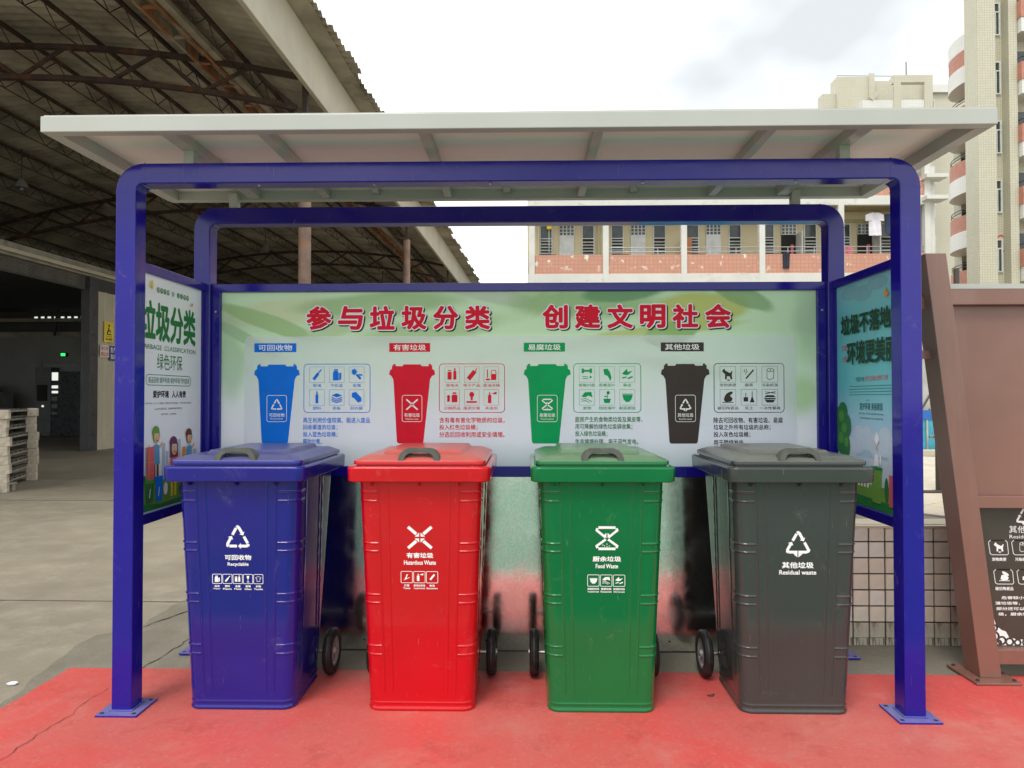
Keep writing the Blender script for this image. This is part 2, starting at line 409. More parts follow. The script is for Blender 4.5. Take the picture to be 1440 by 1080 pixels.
# icons, each in a 0..10 box, y up. p polygon, l line, c circle
IC = {
 'bottle': [('l', [(2.4, 1.6), (6, 6)], 2.2), ('l', [(5.8, 5.8), (8.4, 8.8)], 1.0)],
 'carton': [('p', [(2, 1), (6.5, 1), (6.5, 6), (5.6, 8), (2.8, 8), (2, 6)]), ('p', [(6.8, 1), (8.4, 2), (8.4, 6.8), (6.8, 6)]), ('l', [(2.8, 8.6), (6, 8.6)], .8)],
 'metal': [('c', 3.2, 7, 1.8), ('l', [(.8, 7), (5.6, 7)], .7), ('l', [(3.2, 4.6), (3.2, 9.4)], .7), ('l', [(1.5, 5.3), (4.9, 8.7)], .7), ('l', [(1.5, 8.7), (4.9, 5.3)], .7), ('l', [(5, 5.2), (8, 2)], 1.8), ('l', [(6.6, 5.2), (9.3, 4.6)], 1.1)],
 'pet': [('l', [(5, 1), (5, 7)], 2.2), ('l', [(5, 7), (5, 9.3)], 1.)],
 'paper': [('p', [(1, 6.5), (5, 8), (9, 6.5), (5, 5)]), ('l', [(1, 5.2), (5, 3.7), (9, 5.2)], .7), ('l', [(1, 4), (5, 2.5), (9, 4)], .7), ('l', [(1, 2.8), (5, 1.3), (9, 2.8)], .7)],
 'cloth': [('p', [(1.4, 8.2), (4.4, 9), (8.6, 4.8), (8.6, 2.2), (6, 1.4), (3, 4.6), (1.4, 5)])],
 'cans': [('p', [(1.4, 1.5), (4.6, 1.5), (4.6, 7), (1.4, 7)]), ('l', [(1.6, 7.9), (4.4, 7.9)], .8), ('p', [(5.8, 1.5), (8.2, 1.5), (8.2, 7), (7.6, 8), (6.4, 8), (5.8, 7)]), ('c', 7, 8.9, .7)],
 'phone': [('l', [(2.4, 1.8), (7.4, 7.4)], 3.4), ('l', [(7.8, 7), (8.8, 9.4)], .7)],
 'paint': [('p', [(4.8, 1.2), (8.8, 1.2), (8.8, 5.4), (4.8, 5.4)]), ('l', [(4.8, 5.4), (5.4, 8), (8.2, 8), (8.8, 5.4)], .5), ('l', [(2, 2.8), (2, 8.6)], .7), ('l', [(.8, 1.6), (4, 1.6)], 1.2)],
 'med': [('c', 2.2, 5.5, 1.2), ('p', [(1.2, 2), (3.2, 2), (3.2, 5.4), (1.2, 5.4)]), ('p', [(4.6, 1.6), (9, 1.6), (9, 6.4), (7.8, 7), (5.8, 7), (4.6, 6.4)]), ('l', [(5.4, 8), (8.2, 8)], 1.2)],
 'lamp': [('l', [(1, 1.8), (9, 1.8)], 1.3), ('c', 5, 7, 1.9), ('l', [(5, 3), (5, 5.4)], 1.6)],
 'spray': [('p', [(2.4, 1), (5, 1), (5, 6.6), (2.4, 6.6)]), ('l', [(3.7, 6.6), (3.7, 8.6)], .9), ('p', [(5, 7.6), (9, 9), (9, 7)])],
 'bone': [('l', [(2.4, 7.5), (7.6, 7.5)], 1.4), ('c', 2, 8.3, 1), ('c', 2, 6.7, 1), ('c', 8, 8.3, 1), ('c', 8, 6.7, 1), ('l', [(1.6, 3.6), (6, 3.2)], .5), ('l', [(1.6, 2.2), (6, 2)], .5), ('c', 7.8, 3.2, .8)],
 'leaf': [('p', [(2.2, 8.6), (5.4, 9), (7.2, 6.6), (8.4, 2.4), (7, 1.4), (5.4, 4), (3, 4.8)]), ('l', [(6.8, 1), (7.8, 1.8)], .9)],
 'peel': [('p', [(1, 5.4), (4.8, 9), (5.4, 6.6), (9, 7.6), (6, 4.8), (4, 4.4)]), ('l', [(1.2, 2.4), (4.6, 3.2)], .9), ('l', [(5.4, 2), (9, 3.4)], 1.1)],
 'food': [('p', [(.8, 5.6), (3.6, 8.6), (8.2, 8.8), (9.2, 5), (6, 6.2), (3.8, 5)]), ('l', [(.8, 3.6), (4, 4.2), (8.8, 2)], .5), ('l', [(1, 2.2), (4, 2.8), (7, 1.2)], .5)],
 'plant': [('p', [(3, 1), (7, 1), (7.8, 4), (2.2, 4)]), ('l', [(5, 4), (5.4, 7)], .5), ('c', 5.8, 8.2, 1.2), ('c', 3.8, 5.6, .9, .5)],
 'bowl': [('p', [(1.4, 6.6), (2.2, 3.6), (4, 1.8), (6.4, 1.8), (8.2, 3.6), (9, 6.6)]), ('l', [(1.2, 7.2), (9, 7.2)], .6)],
 'dog': [('p', [(2.4, 9), (3.4, 7.4), (6.6, 5.8), (8, 7.4), (8.4, 7.2), (7.8, 4.4), (8.2, 1.4), (7, 1.4), (6.4, 3.4), (4.4, 3.6), (4.2, 1.4), (3, 1.4), (3, 5), (1, 6.8), (1.2, 7.6)]), ('l', [(4.6, .9), (6.4, .9)], .8)],
 'cig': [('l', [(3, 2), (8.4, 8)], 1.1), ('l', [(2, 8.6), (1.6, 7), (3.2, 6.2), (2.6, 4.6)], .4), ('l', [(3.4, 8.8), (3.2, 7.4), (4.6, 6.6)], .4)],
 'roll': [('l', [(3, 8), (4, 9), (7, 9), (8, 8), (7, 6.8), (4, 6.8), (3, 8), (3, 2.4), (4.4, 1.2), (7.6, 2), (8, 8)], .35), ('c', 5.4, 7.9, .7, .4)],
 'pot': [('p', [(2, 3), (2.8, 6), (6, 6.6), (8.4, 4), (7.4, 2), (3.4, 1.6)]), ('c', 5.8, 7.2, 3, 1.2, 14, -.5), ('l', [(1, 1.4), (9, 1.4)], .5)],
 'dust': [('p', [(1.2, 2), (4.4, 2), (4.4, 5), (1.2, 5)]), ('l', [(2.8, 5), (2.8, 8)], .5), ('p', [(5.6, 1.4), (9, 1.4), (7.6, 5.4), (7, 5.4)]), ('l', [(7.3, 5), (7.3, 9)], .5)],
 'meal': [('l', [(1.6, 7.4), (9, 8.8)], .5), ('l', [(1.6, 8.8), (9, 7.6)], .4), ('p', [(1, 5), (2.4, 6.4), (7.6, 6.4), (9, 5)]), ('l', [(1, 4), (9, 4)], .9), ('p', [(1.4, 3.2), (8.6, 3.2), (7.4, 1.4), (2.6, 1.4)])],
 'glass': [('p', [(3.4, 9), (6.6, 9), (6.2, 5.8), (5, 5), (3.8, 5.8)]), ('l', [(5, 5), (5, 1.4)], .6), ('l', [(3.4, 1.2), (6.6, 1.2)], .7)],
 'shirt': [('l', [(3.6, 8), (1.6, 6.8), (2.4, 5.2), (3.2, 5.8), (3.2, 2), (7, 2), (7, 5.8), (7.8, 5.2), (8.6, 6.8), (6.4, 8), (3.6, 8)], .45)],
 'battery': [('l', [(3, 2.4), (7.4, 7.8)], 1.9)],
 'tube': [('l', [(2, 2), (8, 4.6)], .6), ('l', [(4, 2.8), (5.4, 7.8)], 1.2), ('l', [(3, 3.4), (6.4, 8)], .5)],
}
def icon(a, name, u, v, s, sy=None):
    sy = sy or s*1.; k = s/10; ky = sy/10
    for it in IC[name]:
        if it[0] == 'p': a.poly([(u+x*k, v+y*ky) for x, y in it[1]])
        elif it[0] == 'l': a.line([(u+x*k, v+y*ky) for x, y in it[1]], it[2]*abs(k))
        else:
            a.circ(u+it[1]*k, v+it[2]*ky, it[3]*abs(k), (it[4] if len(it) > 4 and it[4] else it[3])*abs(ky), 14, it[6] if len(it) > 6 else 0)

def sym_recycle(a, u, v, s, residual=False):
    """three chasing arrows round a triangle, centre (u,v), half height s"""
    w = s*.24
    T = [(0, 1.0), (.98, -.78), (-.98, -.78)]
    def P(x, y): return (u+x*s, v+y*s)
    for k in range(3):
        A, B = Vector(T[k]), Vector(T[(k+1) % 3]); Z = Vector(T[k-1]); d = (B-A); e = (Z-A)
        if residual and k == 1:   # the two bottom flaps turn down at the middle
            a.line([P(.93, -.52), P(.86, -.70), P(.66, -.78), P(.04, -.78)], w)
            a.poly([P(.04, -.70), P(.04, -1.22), P(.34, -.98), P(.34, -.82)])
            a.line([P(-.78, -.78), P(-.04, -.78)], w)
            a.poly([P(-.04, -.70), P(-.04, -1.22), P(-.34, -.98), P(-.34, -.82)])
            continue
        p0 = A+e*.10+d*.0; p1 = A+e*.04+d*.03; p2 = A+d*.12; p3 = A+d*.40
        a.line([P(*p0), P(*p1), P(*p2), P(*p3)], w)
        dn = d.normalized(); n = Vector((-dn.y, dn.x)); q = A+d*.37
        a.poly([P(*(q+n*.25)), P(*(q-n*.25)), P(*(q+dn*.24))])
        a.line([P(*(A+d*.54)), P(*(A+d*.87))], w)
def sym_hazard(a, u, v, s):
    for sx in (1, -1):
        for sy in (1, -1):
            a.line([(u+sx*s, v+sy*s*.9), (u+sx*s*.30, v+sy*s*.30)], s*.26)
            a.poly([(u+sx*s*.06, v+sy*s*.08), (u+sx*s*.44, v+sy*s*.08), (u+sx*s*.06, v+sy*s*.42)])
def sym_food(a, u, v, s):
    def P(x, y): return (u+x*s, v+y*s)
    a.line([P(-.72, .9), P(.72, .9)], s*.22)
    a.line([P(-.72, -.9), P(.72, -.9)], s*.22)
    for sx in (1, -1):
        a.line([P(sx*.80, .84), P(sx*.86, .66), P(sx*.12, .06)], s*.2)
        a.line([P(sx*.10, -.10), P(sx*.86, -.66), P(sx*.80, -.84)], s*.2)
        a.poly([P(sx*.05, .45), P(sx*.05, .0), P(sx*.3, .22)])
    for x, y in ((0, -.5), (-.2, -.66), (.2, -.66), (-.35, -.58), (0, -.7)): a.circ(*P(x, y), s*.045, n=8)
SYM = {'blue': lambda a, u, v, s: sym_recycle(a, u, v, s), 'red': sym_hazard, 'green': sym_food, 'grey': lambda a, u, v, s: sym_recycle(a, u, v, s, True)}

# ================================================================== GROUND
def sheet(name, pts, z, m, thick=0):
    b = MB(); n = len(pts); b.add([(x, y, z) for x, y in pts], [tuple(range(n))])
    return tag(b.build(name, m), kind='structure')
g = MB(); N = 40; S = 400
g.add([(-S+2*S*i/N, -60+(S+60)*j/N, 0) for j in range(N+1) for i in range(N+1)],
      [(j*(N+1)+i, j*(N+1)+i+1, (j+1)*(N+1)+i+1, (j+1)*(N+1)+i) for j in range(N) for i in range(N)])
tag(g.build('ground', M['ground']), kind='structure')
def ragged(pts, amp, step=.06, seed=1):
    rnd = random.Random(seed); out = []
    for i in range(len(pts)):
        a, b = Vector(pts[i]), Vector(pts[(i+1) % len(pts)]); n = max(1, int((b-a).length/step)); pr = Vector((-(b-a).y, (b-a).x)).normalized()
        for k in range(n): out.append(tuple(a.lerp(b, k/n)+pr*rnd.uniform(-amp, amp)))
    return out
sheet('old_concrete', ragged([(-2.24, 2.0), (-2.238, 3.07), (-2.303, 3.373), (-2.346, 3.581), (-2.388, 3.815), (-2.38, 3.999), (-2.291, 4.049), (-2.218, 4.164), (-2.227, 4.47), (-2.209, 4.706),
       (-1.9, 4.72), (2.0, 4.2), (6, 4.1), (6, 2.0)], .012), .003, M['old'])
sheet('red_floor', ragged([(-2.207, 2.17), (-2.208, 3.5), (7, 3.475), (7, 2.17)], .0035, .05), .007, M['redfloor'])
sheet('green_floor', [(-2.207, -12), (-2.207, 2.13), (14, 2.13), (14, -12)], .007, M['greenfloor'])
sheet('white_line', ragged([(-2.2, 2.13), (-2.2, 2.17), (14, 2.17), (14, 2.13)], .002), .0075, M['line'])
sheet('court_line', [(-2.2, .46), (-2.2, .51), (14, .51), (14, .46)], .011, M['line'])
def crack(name, pts, w, z, seed):
    rnd = random.Random(seed); P = []
    for i in range(len(pts)-1):
        a, b = Vector(pts[i]), Vector(pts[i+1]); n = max(2, int((b-a).length/.035)); pr = Vector((-(b-a).y, (b-a).x)).normalized()
        for k in range(n): P.append(a.lerp(b, k/n)+pr*rnd.uniform(-.009, .009))
    P.append(Vector(pts[-1])); L = []; Q = []
    for i, p in enumerate(P):
        d = (P[min(i+1, len(P)-1)]-P[max(0, i-1)]).normalized(); n = Vector((-d.y, d.x)); ww = w*rnd.uniform(.25, 1)/2
        L.append((*(p+n*ww), z)); Q.append((*(p-n*ww), z))
    b = MB(); m = len(P); b.add(L+Q, [(i, i+1, m+i+1, m+i) for i in range(m-1)])
    return tag(b.build(name, M['joint']), kind='structure')
crack('ground_crack', [(-1.852, 3.5), (-1.829, 3.66), (-1.819, 3.92), (-1.80, 4.4), (-1.9, 4.9)], .007, .0065, 1)
crack('ground_crack', [(-2.22, 4.05), (-2.12, 4.3), (-2.0, 4.62), (-1.9, 5.0)], .012, .0065, 2)
crack('ground_crack', [(-1.898, 2.45), (-1.885, 2.771), (-1.866, 2.982), (-1.881, 3.092), (-1.87, 3.25)], .0035, .0105, 3)
sheet('expansion_joint', ragged([(-9.5, 4.755), (-9.5, 4.763), (-2.16, 4.645), (-2.16, 4.637)], .0015), .0035, M['joint'])
sheet('expansion_joint', ragged([(-14, 9.2), (-14, 9.215), (-1, 9.1), (-1, 9.085)], .002), .0035, M['joint'])
b = MB(); b.prism([(-2.38, 3.30), (-2.36, 3.288), (-2.335, 3.294), (-2.332, 3.312), (-2.35, 3.326), (-2.374, 3.322)], 'z', .004, .009)
tag(b.build('paper_scrap', M['cloth_white']), 'small pale scrap of litter on the concrete beside the red floor', 'litter')
b = MB(); P_ = [(.86, 3.225), (.868, 3.216), (.882, 3.214), (.893, 3.224)]
b.add([(x, y, .0085+.003*(i % 2)) for i, (x, y) in enumerate(P_)]+[(x+.004, y+.004, .010+.006*(i % 3)) for i, (x, y) in enumerate(P_)], [(i, i+1, i+5, i+4) for i in range(3)])
tag(b.build('dry_leaf', M['rust']), 'tiny curled dry leaf on the red floor between the green and grey bins', 'leaf')
rnd = random.Random(5)
for k in range(5):
    x, y = ((-2.12, 3.9), (-1.86, 4.25), (-2.0, 4.95), (-2.08, 4.42), (-2.1, 4.56))[k]; r = rnd.uniform(.006, .012)
    b = MB(); b.add([(x-r, y, .003), (x, y-r, .003), (x+r, y, .003), (x, y+r*.8, .003), (x+.2*r, y, .003+r)], [(0, 1, 4), (1, 2, 4), (2, 3, 4), (3, 0, 4), (3, 2, 1, 0)])
    tag(b.build('pebble', M['old']), ('tiny loose stone on the cracked concrete behind the left post, ' + ('nearest the red floor', 'closest to the blue bin', 'farthest from the red floor', 'beside the long crack', 'nearest the expansion joint')[k]), 'stone', 'loose stones by the cracked concrete')

# ================================================================== SHELTER
W, YF, YR, H, S_ = 1.7106, 3.005, 3.7235, 2.352, .088
sh = thing('waste_shelter', 'blue steel waste sorting shelter with white roof and printed boards', 'shelter', (0, 3.4, 0))
def arch(y):
    h = S_/2; r = .075; xs = W-h; zt = H-h; path = [((-xs, 0), (0, 1))]
    for k in range(11):
        a = math.pi-k*math.pi/20; path.append(((-xs+r+r*math.cos(a), zt-r+r*math.sin(a)), (math.cos(a-math.pi/2), math.sin(a-math.pi/2))))
    for k in range(11):
        a = math.pi/2-k*math.pi/20; path.append(((xs-r+r*math.cos(a), zt-r+r*math.sin(a)), (math.cos(a-math.pi/2), math.sin(a-math.pi/2))))
    path.append(((xs, 0), (0, -1)))
    c = .006; prof = []
    for sx, sy in ((1, 1), (-1, 1), (-1, -1), (1, -1)):
        q = [(sx*h, sy*(h-c)), (sx*(h-c*.3), sy*(h-c*.3)), (sx*(h-c), sy*h)]
        prof += q if sx*sy > 0 else q[::-1]
    rings = []
    for (px, pz), (tx, tz) in path:
        n = Vector((-tz, tx)); rings.append([(px+n.x*u, y+h+v, pz+n.y*u+(.008 if pz == 0 else 0)) for u, v in prof])
    m = MB(); m.loft(rings); return m
for y in (YF, YR):
    a = arch(y).build('arch_frame', M['blue'], sh, smooth=True, wn=True, sharp=50)
    for sx in (-1, 1):
        w = MB()          # weld seam round the beam end
        x = sx*(W-.125); w.box(x-.0012, x+.0012, y-.0007, y+S_+.0007, H-S_-.0007, H+.0007); w.build('weld_seam', M['blue'], a)
        z = H-.125; w = MB(); x0, x1 = sorted((sx*W+sx*.0007, sx*(W-S_)-sx*.0007)); w.box(x0, x1, y-.0007, y+S_+.0007, z-.0012, z+.0012); w.build('weld_seam', M['blue'], a)
        p = MB(); cx = sx*(W-S_/2); cy = y+S_/2; p.box(cx-.088, cx+.088, cy-.088, cy+.088, .0075, .0165)
        bp = p.build('base_plate', M['plate'], sh, bevel=.002)
        wl = MB(); wl.box(cx-S_/2-.006, cx+S_/2+.006, cy-S_/2-.006, cy+S_/2+.006, .0165, .021); wl.build('weld_bead', M['plate'], bp, bevel=.002)
        for i in (-1, 1):
            for j in (-1, 1):
                q = MB(); q.tube([(cx+i*.068, cy+j*.068, .0166), (cx+i*.068, cy+j*.068, .0172)], .009, 12); q.build('bolt_hole', M['void'], bp)
# side rails and boards
for sx in (-1, 1):
    xc = sx*1.667
    for z0, z1 in ((1.905, 1.950), (.778, .823)):
        m = MB(); m.box(xc-.02, xc+.02, YF+S_, YR, z0, z1); m.build('side_rail', M['blue'], sh, bevel=.003)
    m = MB()
    m.box(xc-.008, xc+.008, YF+S_+.001, YR-.001, .823, 1.905)
    if sx < 0: pl = m.build('side_poster', None or M['i_white'], sh)
    else: pr = m.build('side_poster', M['i_white'], sh)
    for yy in (YF+S_, YR-.02):
        q = MB(); q.box(xc-.016, xc+.016, yy+.0005, yy+.0195, .8235, 1.9045); q.build('stile', M['blue'], sh)
# rear board
for z0, z1 in ((1.907, 1.950), (.924, .980)):
    m = MB(); m.box(-W+S_, W-S_, 3.75, 3.80, z0, z1); m.build('board_rail', M['blue'], sh, bevel=.003)
for sx in (-1, 1):
    m = MB(); x0, x1 = sorted((sx*(W-S_), sx*1.578)); m.box(x0, x1, 3.75, 3.80, .9805, 1.9065); m.build('board_stile', M['blue'], sh, bevel=.003)
    q = MB(); q.tube([(sx*1.60, 3.749, 1.80), (sx*1.60, 3.744, 1.80)], .005, 8); q.build('rivet', M['steel'], sh)
m = MB(); m.box(-1.5775, 1.5775, 3.770, 3.785, .9805, 1.9065); board = m.build('board_panel', M['i_white'], sh)
m = MB(); nx = 60
zs = [.075, .923]
m = MB(); m.box(-W+S_+.001, W-S_-.001, 3.778, 3.781, .010, .9235); m.build('galvanised_sheet', M['galv'], sh)
m = MB(); m.box(-W+S_+.001, W-S_-.001, 3.774, 3.79, .0, .0095); m.build('kick_rail', M['darksteel'], sh)
for k in range(10):
    q = MB(); x = -1.45+k*.322; q.tube([(x, 3.7778, .06), (x, 3.774, .06)], .005, 8); q.build('rivet', M['darksteel'], sh)

# roof of the shelter
RX0, RX1, RY0, RY1, RZ = -1.885, 1.885, 2.78, 3.84, 2.403
for nm, bx in (('front_fascia', (RX0, RX1, RY0, RY0+.05, RZ+.002, RZ+.066)), ('rear_fascia', (RX0, RX1, RY1-.05, RY1, RZ+.006, RZ+.066)),
               ('side_fascia', (RX0, RX0+.06, RY0+.0505, RY1-.0505, RZ+.002, RZ+.066)), ('side_fascia', (RX1-.06, RX1, RY0+.0505, RY1-.0505, RZ+.002, RZ+.066))):
    m = MB(); m.box(*bx); m.build(nm, M['white_paint'], sh, bevel=.003)
m = MB(); m.box(RX0+.006, RX1-.006, RY0+.012, RY1-.006, RZ+.0665, RZ+.0735); m.build('roof_sheet', M['white_paint'], sh)
xs = [-1.408, -1.02, -.364, .346, 1.04, 1.41]
for i, x in enumerate(xs):
    wd = .03 if i in (0, 5) else .02
    m = MB(); m.box(x-wd, x+wd, RY0+.0505, RY1-.0505, RZ+.012, RZ+.054); m.build('roof_rib', M['white_paint'], sh, bevel=.003)
ex = [RX0+.0605]+xs+[RX1-.0605]
for i in range(len(ex)-1):
    m = MB(); m.box(ex[i]+.0005, ex[i+1]-.0005, RY0+.0505, RY1-.0505, RZ+.0545, RZ+.066); m.build('roof_panel', M['panel'], sh)
for x, y in ((-1.405, YF+.02), (1.405, YF+.02), (-1.51, YR+.02), (1.47, YR+.02)):
    m = MB(); m.box(x-.022, x+.022, y, y+.044, H-.0005, RZ+.012 if y < 3.4 else RZ+.03)
    if y < 3.4: m.box(x-.03, x+.03, y-.004, y+.05, H+.0005, H+.006)
    m.build('roof_bracket', M['white_paint'], sh, bevel=.002)
for x in (-.75, -.05, .62):
    m = MB(); m.box(x-.018, x+.018, RY1-.10, RY1-.0505, RZ+.03, RZ+.054); m.build('clip', M['white_paint'], sh)
for x in (-1.1, -.6, -.1, .55, 1.2):
    m = MB(); m.tube([(x, YF+.03, H-S_-.0005), (x, YF+.03, H-S_-.006)], .006, 8); m.build('rivet', M['steel'], sh)

# --- printed rear board
def leafboard():
    t = NT('board_print_background')
    x, y, z = t.xyz(); n = t.noise(2.2, 4, .5, 1.0); nn = t.math('SUBTRACT', n, .5)
    base = t.mix(t.ramp(z, 1.15-0, 1.62), (.88, .93, 1.0), (.64, .88, .58))
    base = t.mix(t.ramp(z, .99, 1.15), (.60, .82, .82), base)
    def ell(cx, cz, rx, rz, rot=0, soft=.35, wob=.8):
        dx = t.math('SUBTRACT', x, cx); dz = t.math('SUBTRACT', z, cz); c, s_ = math.cos(rot), math.sin(rot)
        a = t.math('DIVIDE', t.math('ADD', t.math('MULTIPLY', dx, c), t.math('MULTIPLY', dz, s_)), rx)
        b = t.math('DIVIDE', t.math('ADD', t.math('MULTIPLY', dx, -s_), t.math('MULTIPLY', dz, c)), rz)
        d = t.math('SQRT', t.math('ADD', t.math('MULTIPLY', a, a), t.math('MULTIPLY', b, b)))
        d = t.math('ADD', d, t.math('MULTIPLY', nn, wob))
        return t.ramp(d, 1, 1-soft)
    band = t.ramp(z, 1.66, 1.70)
    c = base
    for e, col, k in (((-1.28, 1.80, .42, .10, .1, .5), (.66, .70, .40), .75), ((-1.34, 1.75, .30, .055, -.35, .25), (.30, .52, .16), .8), ((-1.45, 1.66, .25, .04, -.5, .3), (.30, .5, .2), .6),
                      ((-.75, 1.84, .55, .07, .05, .5), (.24, .45, .14), .75), ((-.45, 1.70, .6, .08, .15, .6), (.38, .60, .26), .8), ((-.95, 1.72, .35, .07, .4, .6), (.45, .62, .32), .7),
                      ((-.1, 1.88, .35, .05, -.2, .4), (.52, .60, .50), .8), ((.35, 1.84, .5, .1, 0, .5), (.26, .48, .16), .85), ((.55, 1.90, .25, .06, .1, .3), (.05, .26, .07), .9),
                      ((.95, 1.80, .32, .10, .1, .3), (.52, .56, .05), .9), ((.80, 1.70, .5, .035, .1, .4), (.50, .58, .08), .8), ((1.2, 1.88, .22, .06, -.4, .3), (.16, .36, .1), .8), ((.82, 1.68, .16, .07, .2, .25), (.22, .46, .08), .9),
                      ((.9, 1.50, .5, .06, -.15, .7), (.44, .66, .34), .7), ((.3, 1.62, .7, .05, .1, .7), (.50, .70, .42), .6), ((-.2, 1.42, .45, .16, .2, .9), (.42, .66, .40), .5), ((1.5, 1.35, .14, .16, 0, .6), (.40, .68, .26), .7),
                      ((-1.53, 1.55, .1, .3, 0, .6), (.42, .62, .42), .6), ((1.54, 1.75, .12, .3, 0, .6), (.40, .62, .42), .6)):
        c = t.mix(t.math('MULTIPLY', ell(*e), k), c, col)
    c = t.mix(t.math('MULTIPLY', band, .25), c, (.40, .52, .38))
    t.set(col=c, rough=.4, spec=.3); return t.m
board.data.materials[0] = leafboard()
def bmap(u, v, d): return (-1.548+(u-320)*.0037705, 3.770-d, 1.904-(v-412)*.003786)
def A_(): return Art(bmap)
m = NT('panel_wash'); m.set(col=(.88, .93, .99), alpha=.5, rough=.4); M['wash'] = m.m
a = Art(bmap, .0003); a.rr(345, 474, 1122, 700, 12) if False else a.poly([(345, 662), (345, 480), (348, 474), (1113, 473), (1120, 478), (1122, 486), (1122, 662)])
a.build('pale_print_panel', M['wash'], board, fix=False)
# title: dark shadow, white outline, red letters
T1, T2 = (433, 465, 694, 431), (767, 464, 1031, 430)
for nm, mk, bold, du, dv, base in (('title_shadow', 'i_black', .088, 1.7, 1.6, .0010), ('title_outline', 'i_white', .088, 0, 0, .0018), ('title_lettering', 'i_title', .040, 0, 0, .0028)):
    for s_, (x0, y0, x1, y1) in (('参与垃圾分类', T1), ('创建文明社会', T2)):
        a = Art(bmap, base); n = len(s_); cw = (x1-x0)/(n-1+.80)
        for i, ch in enumerate(s_):
            vs, fs = glyphs(ch); e = .045
            X0, X1 = min(p[0] for p in vs)-e, max(p[0] for p in vs)+e; Y0, Y1 = min(p[1] for p in vs)-e, max(p[1] for p in vs)+e
            kx = cw*.80/(X1-X0); ky = (y1-y0)/(Y1-Y0)
            for ox, oy in strikes(bold):
                a.step(); a.add([a.mp(x0+i*cw+(x+ox-X0)*kx+du, y0+(y+oy-Y0)*ky+dv, a.d) for x, y in vs], fs)
        a.build(nm, M[mk], board, fix=False)
COLS = [
 ('blue', 359, '可回收物', 419, 359, 424, 390, '可回收物', 'Recyclable', 430, 524, [('bottle', '玻璃'), ('carton', '牛奶盒'), ('metal', '金属'), ('pet', '塑料'), ('paper', '纸板'), ('cloth', '旧衣服')],
  [('再生利用价值较高、能进入废品', 524, 592), ('回收渠道的垃圾；', 478, 602), ('投入蓝色垃圾桶；', 478, 612), ('帮助出售。', 456, 622)], 429),
 ('red', 551, '有害垃圾', 609, 551, 616, 583, '有害垃圾', 'Hazardous waste', 622, 714, [('cans', '废电池'), ('phone', '电子产品'), ('paint', '废油漆桶'), ('med', '过期药品'), ('lamp', '废荧光管'), ('spray', '杀虫剂')],
  [('含有毒有害化学物质的垃圾，', 714, 592), ('投入红色垃圾桶；', 676, 602), ('分选后回收利用或安全填埋。', 714, 612)], 622),
 ('green', 741, '易腐垃圾', 799, 741, 807, 773, '易腐垃圾', 'Food waste', 811, 905, [('bone', '骨骼内脏'), ('leaf', '菜梗菜叶'), ('peel', '果皮'), ('food', '食物'), ('plant', '残枝落叶'), ('bowl', '剩菜剩饭')],
  [('厨房产生的食物类垃圾及果皮等，', 907, 591), ('用可降解的绿色垃圾袋收集；', 893, 601), ('投入绿色垃圾桶；', 858, 611), ('生态填埋处理，用于沼气发电。', 901, 622)], 813),
 ('grey', 933, '其他垃圾', 993, 933, 1001, 967, '其他垃圾', 'Residual waste', 1007, 1104, [('dog', '宠物粪便'), ('cig', '烟蒂'), ('roll', '污染纸张'), ('pot', '破旧陶瓷品'), ('dust', '灰土'), ('meal', '一次性餐具')],
  [('除去可回收物、有害垃圾、易腐', 1102, 592), ('垃圾之外所有垃圾的总称；', 1085, 602), ('投入灰色垃圾桶；', 1057, 612), ('用于焚烧发电。', 1050, 623)], 1006)]
for key, lx0, lab, lx1, bx0, bx1, bc, t1, t2, gx0, gx1, ics, lines, tx in COLS:
    mk = M['i_'+key]
    a = A_(); a.rect(lx0, 496, lx1, 483.5); a.build('heading_plate', mk, board, fix=False)
    w = Art(bmap, .0014); w.text(lab, lx0+6, 494, lx1-6, 485.5, .012)
    # bin pictogram
    x0, x1 = bx0, bx1; c = (x0+x1)/2; hw = (x1-x0)/2
    a = A_()
    sh_ = [(-1, 528), (-.97, 522), (-.88, 520), (-.87, 515), (-.82, 515), (-.82, 513), (-.72, 513), (-.72, 516), (-.42, 516), (-.36, 513.5), (.36, 513.5), (.42, 516), (.72, 516), (.72, 513), (.82, 513), (.82, 515), (.87, 515), (.88, 520), (.97, 522), (1, 528),
           (.86, 530), (.78, 535), (.76, 542), (.50, 622), (.45, 624.5), (-.60+.0, 624.5), (-.66, 622), (-.80, 542), (-.82, 535), (-.90, 530)]
    a.poly([(c+u*hw, v) for u, v in sh_]); a.build('bin_pictogram', mk, board, fix=False)
    w.rr(c-14, 594, c+14, 557, 3, .7)
    SYM[key](w, c, 569, -8.2) if False else None
    q = Art(lambda u, v, d, c=c: bmap(c+u, 570-v, d), .0016); SYM[key](q, 0, 0, 8.); 
    w.text(t1, c-11, 587.5, c+11, 582, .01); w.text(t2, c-9, 591.5, c+9, 588.8, .005)
    w.add(q.v, q.f)
    w.build('white_lettering', M['print_white'], board, fix=False)
    a = A_(); a.rr(gx0, 581, gx1, 513, 5, .9)
    gw = (gx1-gx0)
    for i, (ic, cap) in enumerate(ics):
        col, row = i % 3, i//3
        ux = gx0+gw*.085+col*gw*.30; vy = 539 if row == 0 else 571
        a.rr(ux, vy, ux+gw*.225, vy-22, .3, .35)
        icon(a, ic, ux+1.2, vy-1, gw*.225-2.4, -20)
        cc = ux+gw*.1125; hl = 2.9*len(cap); a.text(cap, cc-hl, vy+6.3, cc+hl, vy+1.8, 0)
    a.build('icon_grid', mk, board, fix=False)
    a = A_()
    for s_, xe, yy in lines: a.text(s_, tx, yy+4, xe, yy-4, .012)
    a.build('caption_lettering', M['i_'+('black' if key == 'grey' else 'blue' if key == 'blue' else 'red' if key == 'red' else 'dgreen')], board, fix=False)

